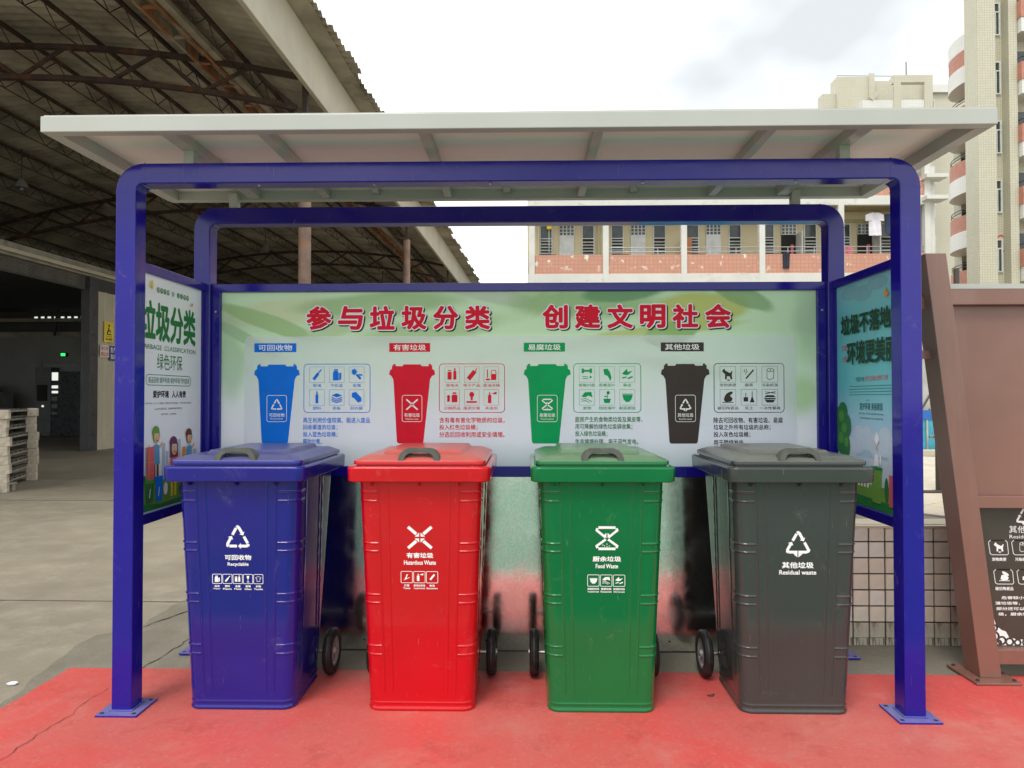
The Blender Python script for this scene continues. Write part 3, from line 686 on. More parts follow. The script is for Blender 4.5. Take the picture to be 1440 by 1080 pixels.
# --- left side poster  (u = Y, v = Z)
def grad(name, stops, ax=2, rough=.35):
    t = NT(name); o = t.xyz()[ax]; c = stops[0][1]
    for i in range(1, len(stops)): c = t.mix(t.ramp(o, stops[i-1][0], stops[i][0]), c, stops[i][1])
    c = t.mix(t.math('MULTIPLY', t.ramp(t.noise(5, 4), .4, .7), .06), c, (.5, .5, .5))
    t.set(col=c, rough=rough, coat=.2); return t.m
pl.data.materials[0] = grad('left_poster_paper', [(.85, (.76, .83, .95)), (1.3, (.86, .88, .90)), (1.9, (.86, .89, .90))])
LM = lambda u, v, d: (-1.659+d, u, v)
def AL(b=.0008): return Art(LM, b)
gr = AL()
gr.text('垃圾分类', 3.115, 1.605, 3.64, 1.79, .036)
gr.text('绿色环保', 3.26, 1.475, 3.50, 1.55, .0); gr.rr(3.165, 1.402, 3.59, 1.45, .02, .003)
gr.text('废品回收 循环利用 保护环境 节约能源', 3.185, 1.412, 3.575, 1.44, .0)
gr.text('GARBAGE  CLASSIFICATION', 3.115, 1.566, 3.64, 1.588, -.003)
for k, u in enumerate((3.265, 3.295, 3.325, 3.355, 3.405, 3.455, 3.487, 3.519, 3.55)): gr.circ(u, 1.845, .013 if k != 4 else .011)
gr.build('green_lettering', M['i_dgreen'], pl, fix=False)
w = AL(.0014)
for ch, u in zip('城市文明&人人有责', (3.265, 3.295, 3.325, 3.355, 3.405, 3.455, 3.487, 3.519, 3.55)): w.text(ch, u-.008, 1.837, u+.008, 1.853, 0)
w.build('white_lettering', M['print_white'], pl, fix=False)
k = AL(); k.text('爱护环境', 3.225, 1.343, 3.37, 1.378, .03)
k.build('black_lettering', M['i_black'], pl, fix=False)
k = AL(); k.text('人人有责', 3.40, 1.343, 3.54, 1.378, .03)
k.build('black_lettering', M['i_black'], pl, fix=False)
k = AL(); k.text('垃圾分类，从一点一滴做起，保护我们共同的家园，让城市更加美丽整洁', 3.16, 1.314, 3.60, 1.322, 0)
k.text('人人参与垃圾分类，共建绿色美好家园生活', 3.24, 1.287, 3.50, 1.296, 0); k.text('爱护环境，从我做起。', 3.30, 1.262, 3.45, 1.27, 0)
k.build('small_lettering', M['i_black'], pl, fix=False)
def solid(mapf, parent, items, base=.0008):
    """items: (ink, list of shapes) in painter's order"""
    for i, (ink, shapes) in enumerate(items):
        a = Art(mapf, base+i*.00035)
        for s in shapes:
            if s[0] == 'p': a.poly(s[1])
            elif s[0] == 'c': a.circ(*s[1:])
            elif s[0] == 'l': a.line(s[1], s[2])
            elif s[0] == 'r': a.rect(*s[1:])
        a.build('printed_shape', M['i_'+ink], parent, fix=False)
def kid(u, v, s, hair, shirt, legs, long=False):
    """cartoon child, feet at (u,v), height s"""
    q = s
    hs = [('c', u, v+q*.80, q*.115, q*.135), ('c', u-q*.02, v+q*.86, q*.12, q*.10)]
    if long: hs += [('r', u-q*.13, v+q*.62, u+q*.13, v+q*.84)]
    return [(legs, [('r', u-q*.09, v, u-q*.02, v+q*.34), ('r', u+q*.02, v, u+q*.09, v+q*.34)]),
            ('skin', [('l', [(u-q*.10, v+q*.58), (u-q*.2, v+q*.42)], q*.05), ('l', [(u+q*.10, v+q*.58), (u+q*.21, v+q*.66)], q*.05)]),
            (shirt, [('p', [(u-q*.12, v+q*.30), (u+q*.12, v+q*.30), (u+q*.10, v+q*.62), (u, v+q*.65), (u-q*.10, v+q*.62)])]),
            (hair, hs), ('skin', [('c', u+q*.01, v+q*.77, q*.09, q*.115)]), (hair, [('p', [(u-q*.09, v+q*.84), (u+q*.1, v+q*.83), (u+q*.08, v+q*.92), (u-q*.06, v+q*.93)])]),
            ('white', [('c', u-q*.025, v+q*.79, q*.022, q*.03), ('c', u+q*.045, v+q*.79, q*.022, q*.03)]),
            ('black', [('c', u-q*.022, v+q*.788, q*.011, q*.017), ('c', u+q*.048, v+q*.788, q*.011, q*.017), ('l', [(u-q*.02, v+q*.71), (u+q*.01, v+q*.70), (u+q*.045, v+q*.71)], q*.012)])]
solid(LM, pl, [('city', [('r', 3.16, .93, 3.2, 1.12), ('r', 3.31, .93, 3.34, 1.13), ('r', 3.345, .93, 3.37, 1.09), ('r', 3.45, .93, 3.49, 1.14), ('r', 3.5, .93, 3.53, 1.05), ('r', 3.62, .93, 3.66, 1.08), ('r', 3.215, .93, 3.24, 1.05)]),
               ('lgreen', [('p', [(3.112, .83), (3.112, .96), (3.2, .985), (3.33, .96), (3.48, .98), (3.69, .955), (3.69, .83)])]),
               ('dgreen', [('c', 3.66, .99, .03, .04), ('c', 3.13, .98, .04, .02), ('p', [(3.112, .83), (3.112, .87), (3.3, .85), (3.69, .86), (3.69, .83)])])])
solid(LM, pl, kid(3.255, .955, .27, 'lgreen', 'sky', 'brown'), .0022)
solid(LM, pl, kid(3.42, .87, .30, 'purple', 'pink', 'yellow', True), .0022)
solid(LM, pl, kid(3.575, .93, .27, 'brown', 'sky', 'teal'), .0022)
solid(LM, pl, [('pink', [('r', 3.17, .95, 3.235, 1.12)]), ('orange', [('l', [(3.19, .95), (3.19, 1.13)], .006), ('l', [(3.175, 1.0), (3.23, 1.0)], .004), ('l', [(3.175, 1.05), (3.23, 1.05)], .004), ('r', 3.505, 1.05, 3.53, 1.1)]),
               ('treeg', [('p', [(3.165, .865), (3.225, .865), (3.232, .955), (3.158, .955)])]), ('treel', [('r', 3.154, .955, 3.236, .972)]),
               ('blue', [('p', [(3.25, .865), (3.30, .865), (3.307, .965), (3.243, .965)]), ('r', 3.24, .965, 3.31, .98)]), ('white', [('l', [(3.19, .89), (3.2, .93)], .006), ('l', [(3.27, .89), (3.28, .93)], .006), ('c', 3.335, .915, .02, .03)]),
               ('purple', [('c', 3.50, .90, .03, .035)]), ('yellow', [('c', 3.20, 1.86, .010, .02)]), ('orange', [('c', 3.585, 1.815, .010, .008, 10, .6)])], .005)
# --- right side poster  (u = -Y)
pr.data.materials[0] = grad('right_poster_paper', [(.85, (.2, .3, .38)), (.95, (.32, .48, .62)), (1.15, (.34, .56, .74)), (1.45, (.12, .52, .60)), (1.75, (.13, .48, .58)), (1.9, (.22, .54, .63))])
RM = lambda u, v, d: (1.659-d, -u, v)
def AR(b=.0008): return Art(RM, b)
# light clouds, then words
solid(RM, pr, [('paleblue', [('c', -3.55, 1.86, .10, .035), ('c', -3.42, 1.84, .09, .04), ('c', -3.28, 1.87, .1, .03)]),
               ('cloud', [('r', -3.69, .84, -3.1, 1.06), ('c', -3.64, 1.06, .05, .05), ('c', -3.56, 1.09, .07, .06), ('c', -3.47, 1.14, .07, .07), ('c', -3.39, 1.15, .06, .06), ('c', -3.31, 1.12, .06, .06), ('c', -3.22, 1.14, .07, .07), ('c', -3.155, 1.09, .05, .05)]),
               ('lgreen', [('p', [(-3.69, .83), (-3.69, .93), (-3.5, .95), (-3.3, .93), (-3.1, .95), (-3.1, .83)])]),
               ('white', [('r', -3.66+.03*i, .92, -3.645+.03*i, .975) for i in range(10)]+[('r', -3.69, .94, -3.36, .948)]),
               ('dgreen', [('p', [(-3.69, .83), (-3.69, .88), (-3.1, .87), (-3.1, .83)])])])
solid(RM, pr, [('brown', [('r', -3.66, .96, -3.645, 1.1)]), ('treeg', [('c', -3.67, 1.18, .07, .12), ('c', -3.62, 1.10, .06, .07), ('c', -3.60, 1.20, .05, .06), ('c', -3.64, 1.27, .05, .05)]),
               ('treel', [('c', -3.655, 1.25, .03, .03), ('c', -3.625, 1.19, .03, .025), ('c', -3.60, 1.12, .025, .025), ('c', -3.66, 1.14, .03, .03)]),
               ('treeg', [('c', -3.205, .93, .018, .055)]), ('lgreen', [('p', [(-3.335, .86), (-3.255, .86), (-3.245, 1.01), (-3.345, 1.01)])]), ('dgreen', [('r', -3.35, 1.01, -3.24, 1.025)]),
               ('white', [('p', [(-3.32, 1.03), (-3.30, 1.09), (-3.275, 1.07), (-3.27, 1.03)]), ('p', [(-3.31, 1.15), (-3.285, 1.19), (-3.265, 1.15), (-3.29, 1.12)]), ('c', -3.255, 1.06, .008, .025)]),
               ('pink', [('r', -3.18, .86, -3.12, 1.0)]), ('orange', [('p', [(-3.21, 1.80), (-3.20, 1.825), (-3.195, 1.845), (-3.187, 1.82), (-3.17, 1.805), (-3.185, 1.79)]), ('l', [(-3.285, 1.10), (-3.29, 1.12)], .006)])], .003)
for base, mk, off, bold in ((.006, 'i_treel', .0015, .035), (.0068, 'i_darkteal', 0, .028)):
    a = AR(base); a.text('垃圾不落地', -3.645+off, 1.652-off, -3.15+off, 1.752-off, bold); a.text('环境更美丽', -3.58+off, 1.503-off, -3.105+off, 1.618-off, bold)
    a.build('title_lettering', M[mk], pr, fix=False)
a = AR(); a.text('垃圾', -3.645, 1.575, -3.59, 1.605, 0); a.text('分类', -3.645, 1.52, -3.59, 1.55, 0); a.text('树立垃圾分类好习惯', -3.40, 1.42, -3.19, 1.445, 0); a.build('red_lettering', M['i_red'], pr, fix=False)
a = AR(); a.text('节能环保', -3.50, 1.418, -3.41, 1.442, 0)
for k in range(4): a.line([(-3.57, 1.396-k*.0135), (-3.15, 1.398-k*.0135)], .0025)
a.text('爱护环境 美丽家园', -3.46, 1.283, -3.24, 1.318, .01); a.line([(-3.40, 1.33), (-3.36, 1.33)], .002)
a.text('保护环境人人有责从我做起从现在做起', -3.47, 1.262, -3.23, 1.27, 0); a.text('让城市更美好让生活更幸福', -3.46, 1.24, -3.24, 1.249, 0)
a.build('dark_lettering', M['i_teal'], pr, fix=False)

# ================================================================== WHEELIE BINS
def body_mesh():
    """pressed steel shell with raised ribs, bottom on z=0"""
    zt = 1.0
    DN = (-.009, -.006, -.0042, -.0028, -.0014, 0, .0014, .0028, .0042, .006, .009)
    zz = {round(zt*k/40, 5) for k in range(41)} | {.002, .006, .010, .014, .018, .028, .032, .035, .038, .042, .078, .082, .084, .086, .088, .092}
    for a_ in (.936, .90, .72, .686, .5, .465, .28, .243): zz |= {round(a_+d_, 5) for d_ in DN}
    zsv = sorted(zz); NZ = len(zsv)-1
    hxb, hxt = .225, .262
    # perimeter samples as (side, t)
    r = .05
    per = []
    def seg(kind, n): 
        for k in range(n): per.append((kind, k/n))
    uu_ = {round(.12+.76*k/24, 5) for k in range(25)}
    for a_ in (.163, .24, .745, .822): uu_ |= {round(a_+d_/.49, 5) for d_ in DN}
    uu_ |= {.148, .152, .833, .837}
    per.append(('F', 0)); per += [('F', u_) for u_ in sorted(uu_)]
    seg('cFR', 16); seg('R', 50); seg('cRR', 8); seg('B', 30); seg('cRL', 8); seg('L', 50); seg('cFL', 16)
    P = len(per); V = np.zeros(((NZ+1)*P, 3))
    def gs(d, s): return math.exp(-(d/s)**2)
    bands = [(.936, .90), (.72, .686), (.5, .465), (.28, .243)]
    for j, z in enumerate(zsv):
        f = z/zt; hx = hxb+(hxt-hxb)*f; yf = -.2-.05*z; yr = .19+.12*z
        fl = .005*gs(z-.008, .008) + .0025*gs(z-.035, .004)
        bz = max(max(gs(z-a, .0034), gs(z-b_, .0034)) for a, b_ in bands)
        bi = max(1. if b_ < z < a else 0 for a, b_ in bands)*.12
        vtop = 1/(1+math.exp(-(z-.085)/.004))*1.0
        for i, (kd, tt) in enumerate(per):
            n = (0, 0); d = 0.
            if kd == 'F':
                x = (2*tt-1)*hx if tt else -hx+r; y = yf; n = (0, -1)
                u = (x+hx)/(2*hx)
                for uu in (.163, .24, .745, .822): d = max(d, gs((u-uu)*2*hx, .0034)*vtop*(1. if uu in (.24, .745) else 1.25))
                if (u < .150 or u > .835): d = max(d, bz, bi)
            elif kd[0] == 'c':
                c0 = {'cFR': (hx-r, yf+r, -90), 'cRR': (hx-r, yr-r, 0), 'cRL': (-hx+r, yr-r, 90), 'cFL': (-hx+r, yf+r, 180)}[kd]
                a = R(c0[2]+90*tt); n = (math.cos(a), math.sin(a)); x = c0[0]+r*n[0]; y = c0[1]+r*n[1]
                if kd in ('cFR', 'cFL'): d = max(bz, bi)
            elif kd == 'R':
                x = hx; y = yf+r+(yr-yf-2*r)*tt; n = (1, 0); q = y-yf
                if q < .10: d = max(bz, bi)
                for qq in (.115, .32, .36): d = max(d, gs(q-qq, .0045)*vtop)
            elif kd == 'L':
                x = -hx; y = yr-r-(yr-yf-2*r)*tt; n = (-1, 0); q = y-yf
                if q < .10: d = max(bz, bi)
                for qq in (.115, .32, .36): d = max(d, gs(q-qq, .0045)*vtop)
            else:
                x = hx-r-(2*hx-2*r)*tt; y = yr; n = (0, 1)
            dd = .0036*d+fl
            V[j*P+i] = (x+n[0]*dd, y+n[1]*dd, z)
    me = bpy.data.meshes.new('body')
    F = [(j*P+i, j*P+(i+1) % P, (j+1)*P+(i+1) % P, (j+1)*P+i) for j in range(NZ) for i in range(P)]
    F.append(tuple(range(P))[::-1])
    me.from_pydata(V.tolist(), [], F); me.shade_smooth(); me.materials.append(M['bin_blue'])
    return me
BODY = body_mesh()
def rring(hx, y0, y1, z, r, n=6):
    pts = []
    for cx, cy, st in ((hx-r, y0+r, -90), (hx-r, y1-r, 0), (-hx+r, y1-r, 90), (-hx+r, y0+r, 180)):
        pts += [(cx+r*math.cos(R(st+90*k/n)), cy+r*math.sin(R(st+90*k/n)), z) for k in range(n+1)]
    return pts
def collar_mb():
    m = MB(); m.loft([rring(.285, -.285, .385, .985, .03), rring(.292, -.292, .392, .985, .035), rring(.300, -.300, .400, .990, .04), rring(.302, -.303, .402, 1.040, .04), rring(.299, -.300, .400, 1.047, .038), rring(.292, -.292, .394, 1.051, .035), rring(.280, -.28, .38, 1.051, .03)])
    return m
def lid_mb():
    """pressed lid: vertical lip, sloping shoulder with a scoop for the handle, raised centre field"""
    m = MB()
    m.loft([rring(.270, -.266, .370, 1.0515, .03), rring(.270, -.266, .370, 1.056, .03), rring(.279, -.277, .379, 1.0565, .035), rring(.280, -.278, .380, 1.070, .035), rring(.276, -.273, .376, 1.0745, .032),
            rring(.238, -.222, .345, 1.090, .03), rring(.232, -.216, .340, 1.0915, .03), rring(.176, -.158, .325, 1.0915, .02), rring(.168, -.146, .318, 1.1065, .02), rring(.160, -.138, .310, 1.109, .02)])
    return m
def handle_mb():
    m = MB(); pts = [(-.078, 1.066), (-.075, 1.078), (-.070, 1.093), (-.061, 1.105), (-.046, 1.112), (-.025, 1.1145), (0, 1.115), (.025, 1.1145), (.046, 1.112), (.061, 1.105), (.070, 1.093), (.075, 1.078), (.078, 1.066)]
    rings = []
    for i, (x, z) in enumerate(pts):
        a = Vector(pts[max(0, i-1)]); b = Vector(pts[min(len(pts)-1, i+1)]); d = (b-a).normalized(); n = Vector((-d.y, d.x))
        th = .0085+.006*abs(x)/.078; wd = .017+.014*(abs(x)/.078)**2; y = -.245+.0*x
        rings.append([(x+n.x*s*th*(.8 if abs(k) == 1 else 1), y+k*wd, z+n.y*s*th*(.8 if abs(k) == 1 else 1)) for s, k in ((1, -1), (1, -.6), (1, .6), (1, 1), (-1, 1), (-1, .6), (-1, -.6), (-1, -1))])
    m.loft(rings)
    return m
def wheel_mb(tyre=True):
    m = MB(); n = 36
    if tyre: prof = [(.070, -.020), (.095, -.022), (.104, -.017), (.107, -.010), (.105, -.008), (.107, -.005), (.108, 0), (.107, .005), (.105, .008), (.107, .010), (.104, .017), (.095, .022), (.070, .020)]
    else: prof = [(.0, -.022), (.016, -.022), (.018, -.012), (.05, -.008), (.060, -.017), (.0695, -.017), (.0695, .017), (.060, .017), (.05, .008), (.018, .012), (.016, .022), (0, .022)]
    rings = [[(x, r*math.cos(2*math.pi*k/n), r*math.sin(2*math.pi*k/n)) for k in range(n)] for r, x in [(max(p[0], .0005), p[1]) for p in prof]]
    m.loft(rings, cap=not tyre)
    if tyre:
        L = len(prof); m.f += [((L-1)*n+k, (L-1)*n+(k+1) % n, (k+1) % n, k) for k in range(n)]
    return m
def PM(u, v, d): return (u, -.2-.05*v-.0006-d*1., v)
def make_bin(key, xc, label, rz, lx=0):
    b = thing('wheelie_bin', label, 'wheelie bin', (0, 0, 0), 'wheelie bins in the shelter')
    bo = bpy.data.objects.new('body', BODY); COL.objects.link(bo); bo.parent = b
    bo.material_slots[0].link = 'OBJECT'; bo.material_slots[0].material = M['bin_'+key]; OFF[bo.name] = (0, 0, 0)
    c = collar_mb().build('collar', M['bin_'+key], b, smooth=True, wn=True, sharp=60)
    l = lid_mb().build('lid', M['lid_'+key], b, smooth=True, wn=True, sharp=60)
    # shoulder creases pressed into the lid corners and a scoop behind the handle
    sc = MB(); sc.loft([rring(.105, -.272, -.175, 1.0735, .03), rring(.098, -.262, -.180, 1.083, .03), rring(.09, -.25, -.185, 1.086, .02)]); sc.build('handle_boss', M['lid_'+key], l, smooth=True)
    h = handle_mb().build('handle', M['handle'], b, smooth=True)
    f = MB(); f.box(-.055, .055, -.215, -.20, 1.080, 1.098); f.build('handle_web', M['handle'], h)
    for x in (-.20, 0, .17):
        q = MB(); q.prism([(-.255, .984), (-.255, .965), (-.29, .984)], 'x', x-.004, x+.004); q.build('gusset', M['bin_'+key], b)
    q = MB(); q.tube([(-.268, .205, .108), (.268, .205, .108)], .009, 12); q.build('axle', M['steel'], b, smooth=True)
    for sx in (-1, 1):
        q = MB(); q.box(sx*.19-.012, sx*.19+.012, .165, .225, .085, .15); q.build('axle_bracket', M['bin_'+key], b)
        ty = wheel_mb(); ty.v = [(v[0]+sx*.283, v[1]+.205, v[2]+.109) for v in ty.v]
        hb = wheel_mb(False); hb.v = [(v[0]+sx*.283, v[1]+.205, v[2]+.109) for v in hb.v]
        tyo = ty.build('wheel', M['rubber'], b, smooth=True); hbo = hb.build('hub', M['hub'], tyo, smooth=True)
        q = MB(); q.tube([(sx*.305, .205, .109), (sx*.309, .205, .109)], .012, 12); q.build('hub_cap', M['steel'], tyo, smooth=True)
    # back hinge bosses
    q = MB(); q.tube([(-.2, .405, 1.04), (.2, .405, 1.04)], .010, 10); q.build('hinge_rod', M['steel'], b)
    for sx in (-1, 1):
        q = MB(); q.box(sx*.15-.025, sx*.15+.025, .39, .42, 1.02, 1.06); q.build('hinge_boss', M['bin_'+key], b)
    a = Art(PM); sz = .050
    SYM[key](a, lx, .745 if key != 'grey' else .728, sz)
    a.build('symbol', M['print_white'], bo, fix=False)
    t1, t2, w1, w2, zz = {'blue': ('可回收物', 'Recyclable', .057, .045, .657), 'red': ('有害垃圾', 'Hazardous Waste', .057, .068, .669), 'green': ('厨余垃圾', 'Food Waste', .060, .047, .657), 'grey': ('其他垃圾', 'Residual waste', .066, .077, .634)}[key]
    a = Art(PM); hh = .0115 if key != 'grey' else .0135
    a.text(t1, lx-w1, zz-hh, lx+w1, zz+hh, .03); a.text(t2, lx-w2, zz-.040, lx+w2, zz-.021, .022)
    rows = {'blue': [('carton', '纸类', 'Paper'), ('bottle', '塑料', 'Plastic'), ('cans', '金属', 'Metal'), ('glass', '玻璃', 'Glass'), ('shirt', '织物', 'Textile')],
            'red': [('tube', '灯管', 'Tubes'), ('spray', '家用化学品', 'Household chemicals'), ('battery', '电池', 'Batteries')],
            'green': [('bowl', '家庭厨余垃圾', 'Household waste'), ('food', '餐厨垃圾', 'Restaurant'), ('peel', '其他厨余垃圾', 'Other food waste')], 'grey': []}[key]
    a.build('lettering', M['print_white'], bo, fix=False)
    if rows:
        a = Art(PM); n = len(rows); cs = .0445 if n == 5 else .054; s = cs*.90; z0 = zz-.092 if key != 'red' else zz-.093
        for i, (ic, c1, c2) in enumerate(rows):
            x0 = lx-n*cs/2+i*cs+(.0 if n == 5 else 0); a.rr(x0, z0-s*.5, x0+s, z0+s*.5, .004, .0022); icon(a, ic, x0+s*.08, z0-s*.42, s*.84, s*.84)
            w = min(s*.5, .0055*len(c1)); a.text(c1, x0+s/2-w, z0-s*.5-.016, x0+s/2+w, z0-s*.5-.0065, .03)
            w = min(s*.48, .0022*len(c2)+.004); a.text(c2, x0+s/2-w, z0-s*.5-.0265, x0+s/2+w, z0-s*.5-.019, .02)
        a.build('icon_row', M['print_white'], bo, fix=False)
    b.location = (xc, 3.25, .007); b.rotation_euler = (0, 0, rz)
    return b
make_bin('blue', -1.175, 'blue wheeled bin for recyclables, nearest the poster with cartoon children', R(0), .0)
make_bin('red', -.398, 'red wheeled bin for hazardous waste marked with four white arrows', R(0), -.0)
make_bin('green', .372, 'green wheeled bin for food waste marked with a white hourglass', R(0), .02)
make_bin('grey', 1.19, 'dark grey wheeled bin for residual waste, nearest the blue sky poster', R(0), .0)

# ================================================================== RIGHT: tiled wall, platform, railing, brown notice board
YT = 3.90; ZT = .655
pf = thing('raised_platform', 'raised terrace faced with white square tiles and paved in beige', 'terrace', (2.4, 4, 0))
m = MB(); m.box(-.3, 9, YT+.012, 8.6, .0, ZT-.02); m.build('terrace_core', M['grout'], pf)
ts = .0870; tile = None; rnd = random.Random(3)
rows = int((ZT-.03)/ts)
cols = range(0, 25)
tm = MB(); tm.box(0, ts-.008, 0, .012, 0, ts-.008)
import bmesh
def shared(name, mb, m, bevel=0):
    me = bpy.data.meshes.new(name); me.from_pydata(mb.v, [], mb.f)
    bm = bmesh.new(); bm.from_mesh(me); bmesh.ops.recalc_face_normals(bm, faces=bm.faces)
    if bevel: bmesh.ops.bevel(bm, geom=list(bm.edges), offset=bevel, segments=1, affect='EDGES')
    bm.to_mesh(me); bm.free(); me.materials.append(m); return me
def tint(name, base, k, **kw): return mat(name, mul(base, k), **kw)
TV = [mat('wall_tile_%s' % n, c, .35, var=.10, scale=9, grime=gc, gscale=gs_, glo=gl, ghi=gh) for n, c, gc, gs_, gl, gh in (
    ('clean', (.82, .79, .70), (.5, .45, .36), 9, .62, .9), ('stained', (.74, .69, .58), (.34, .28, .2), 7, .55, .8), ('warm', (.78, .71, .58), (.45, .38, .28), 6, .6, .85), ('dirty', (.50, .47, .38), (.12, .10, .07), 9, .45, .65))]
TM = [shared('tile', tm, v, .0015) for v in TV]
def piece(name, me, loc, parent, rot=None):
    o = bpy.data.objects.new(name, me); COL.objects.link(o); o.parent = parent
    o.location = Vector(loc)-Vector(OFF[parent.name])
    if rot: o.rotation_euler = rot
    return o
nrow = 7
for r_ in range(nrow):
    for c_ in range(-3, 19):
        x = 1.82+c_*ts; z = .046+r_*.0865
        # rows a little shorter than columns, as laid
        me = TM[3] if r_ == 0 else rnd.choice((TM[0], TM[0], TM[1], TM[2]) if r_ > 1 else (TM[1], TM[2], TM[3]))
        o = piece('tile', me, (x, YT+rnd.uniform(-.001, .001), z), pf, (rnd.uniform(-.012, .012), 0, rnd.uniform(-.012, .012))); o.scale = (1, 1, .99)
ft = MB(); ft.box(0, 1, 0, .010, 0, .04); FT = shared('tile', ft, TV[3], .001)
for c_ in range(-3, 19):
    o = piece('tile', FT, (1.82+c_*ts, YT, .004), pf); o.scale = (ts-.01, 1, 1)
m = MB(); m.box(-.3, 9, YT-.006, YT+.03, ZT-.02, ZT-.006); m.build('coping', M['paver'], pf, bevel=.002)
# pavers on the terrace, diagonal joints
pv = MB(); pv.box(0, .292, 0, .292, 0, .012); PV = [shared('paving_tile', pv, mat('paver_%s' % n, c, .55, var=.08, scale=3, grime=(.36, .30, .2), gscale=4, glo=.6, ghi=.9), .002) for n, c in (('pale', (.60, .53, .41)), ('warm', (.56, .48, .35)), ('light', (.64, .57, .46)))]
m = MB(); m.box(-.3, 9, YT+.03, 8.6, ZT-.02, ZT-.012); m.build('mortar_bed', M['plaster'], pf)
ca, sa = math.cos(R(38)), math.sin(R(38)); cnt = 0
for i in range(-30, 30):
    for j in range(-30, 30):
        px_, py_ = 2.9+(i*ca-j*sa)*.3, 5.6+(i*sa+j*ca)*.3
        if 1.75 < px_ < 5.2 and YT+.25 < py_ < 8.15 and px_ < py_*.62+.75 and px_ > py_*.53-.75:
            piece('paving_tile', rnd.choice(PV), (px_, py_, ZT-.0115), pf, (0, 0, R(38))); cnt += 1
m = MB(); m.box(-.3, 9, YT+.031, YT+.2, ZT-.0115, ZT-.003); m.build('edge_strip', M['paver'], pf)
# terrace back wall with mural and blue band
bw = thing('garden_wall', 'low grey garden wall with blue band behind the terrace railing', 'wall', (4, 8.6, 0))
m = MB(); m.box(1.5, 14, 9.4, 9.6, 0, 2.0); m.build('wall', M['mural'], bw)
m = MB(); m.box(1.5, 14, 9.0, 9.1, .66, 1.05); m.build('aqua_band', M['aqua'], bw)
m = MB(); m.box(1.5, 14, 8.99, 9.11, 1.05, 1.17); m.build('blue_band', M['bluepaint'], bw)
for k in range(10):
    m = MB(); m.box(4.2+k*.42, 4.22+k*.42, 8.982, 8.989, .66, 1.05); m.build('joint', M['mural'], bw)
m = MB(); m.box(1.5, 14, 8.5, 8.75, .0, .70); m.build('kerb', M['paver'], bw)
rg = thing('railing', 'dark steel railing on the beige terrace beside the brown board', 'railing', (3.05, 5.25, ZT))
for x in (3.05, 4.25, 5.45, 6.65):
    m = MB(); m.tube([(x, 5.25, ZT), (x, 5.25, 1.36)], .019, 12); m.build('post', M['raildark'], rg, smooth=True)
for z in (1.44, 1.25, 1.05):
    m = MB(); m.tube([(3.0, 5.27, z), (7, 5.27, z)], .009, 8); m.build('rail', M['rail'], rg, smooth=True)
m = MB(); m.tube([(2.9, 5.35, 1.1), (3.03, 5.25, 1.42)], .009, 8); m.build('brace', M['rail'], rg, smooth=True)
m = MB(); m.box(2.2, 7, 5.15, 5.24, ZT-.003, ZT+.012); m.build('base_plate', M['raildark'], rg)
dp = thing('drain_pipe', 'slim dark downpipe on the wall behind the terrace', 'pipe', (5.55, 9.38, 0))
m = MB(); m.tube([(5.62, 9.3, .66), (5.62, 9.3, 3.0)], .035, 10); m.build('pipe', M['raildark'], dp, smooth=True)

br = thing('notice_board', 'tall brown metal notice board with slanted posts and dark lower panel', 'notice board', (3.2, 3.5, 0))
def quadpost(x0b, x0t, w, y0, y1, zt):
    m = MB(); m.add([(x0b, y0, .02), (x0b+w, y0, .02), (x0b+w, y1, .02), (x0b, y1, .02), (x0t, y0, zt), (x0t+w, y0, zt), (x0t+w, y1, zt), (x0t, y1, zt)],
                    [(3, 2, 1, 0), (4, 5, 6, 7), (0, 1, 5, 4), (1, 2, 6, 5), (2, 3, 7, 6), (3, 0, 4, 7)]); return m
for x0b, x0t in ((2.192, 1.955), (4.55, 4.787)):
    quadpost(x0b, x0t, .100, 3.42, 3.545, 2.03).build('post', M['brown'], br, bevel=.003)
    m = MB(); m.box(x0b-.055, x0b+.155, 3.36, 3.60, .009, .02); m.build('base_plate', M['brown'], br, bevel=.002)
    for i in (0, 1):
        for j in (0, 1):
            q = MB(); q.tube([(x0b-.035+i*.17, 3.385+j*.19, .0202), (x0b-.035+i*.17, 3.385+j*.19, .028)], .008, 6); q.build('bolt', M['darksteel'], br)
def lx(z): return 2.292-.237*(z-.02)/2.01      # right side of the left post
def rx(z): return 4.55+.237*(z-.02)/2.01
def trap(z0, z1, y0, y1, inset=.0):
    m = MB(); m.add([(lx(z0)+inset, y0, z0), (rx(z0)-inset, y0, z0), (rx(z0)-inset, y1, z0), (lx(z0)+inset, y1, z0), (lx(z1)+inset, y0, z1), (rx(z1)-inset, y0, z1), (rx(z1)-inset, y1, z1), (lx(z1)+inset, y1, z1)],
                    [(3, 2, 1, 0), (4, 5, 6, 7), (0, 1, 5, 4), (1, 2, 6, 5), (2, 3, 7, 6), (3, 0, 4, 7)]); return m
trap(1.785, 1.86, 3.43, 3.53, .001).build('top_rail', M['brown'], br, bevel=.003)
trap(1.861, 1.885, 3.43, 3.56, .001).build('white_cap', M['white_paint'], br)
trap(.873, 1.784, 3.475, 3.50, .001).build('upper_panel', M['brown'], br)
trap(.815, .872, 3.44, 3.53, .001).build('middle_rail', M['brown'], br, bevel=.003)
npn = trap(.148, .814, 3.485, 3.50, .001).build('notice_panel', M['notice'], br)
trap(.078, .147, 3.435, 3.53, .001).build('bottom_rail', M['brown'], br, bevel=.003)
trap(.12, .1475, 3.47, 3.484, .003).build('sill', M['brown'], br)
q = MB(); q.bar((1.9, 3.5, 1.80), (1.99, 3.5, 1.80), .05, .06); q.build('stub', M['brown'], br)
q = MB(); q.bar((1.93, 3.5, 1.55), (2.02, 3.5, 1.55), .03, .04); q.build('stub', M['brown'], br)
NM = lambda u, v, d: (u, 3.485-d, v)
w = Art(NM)
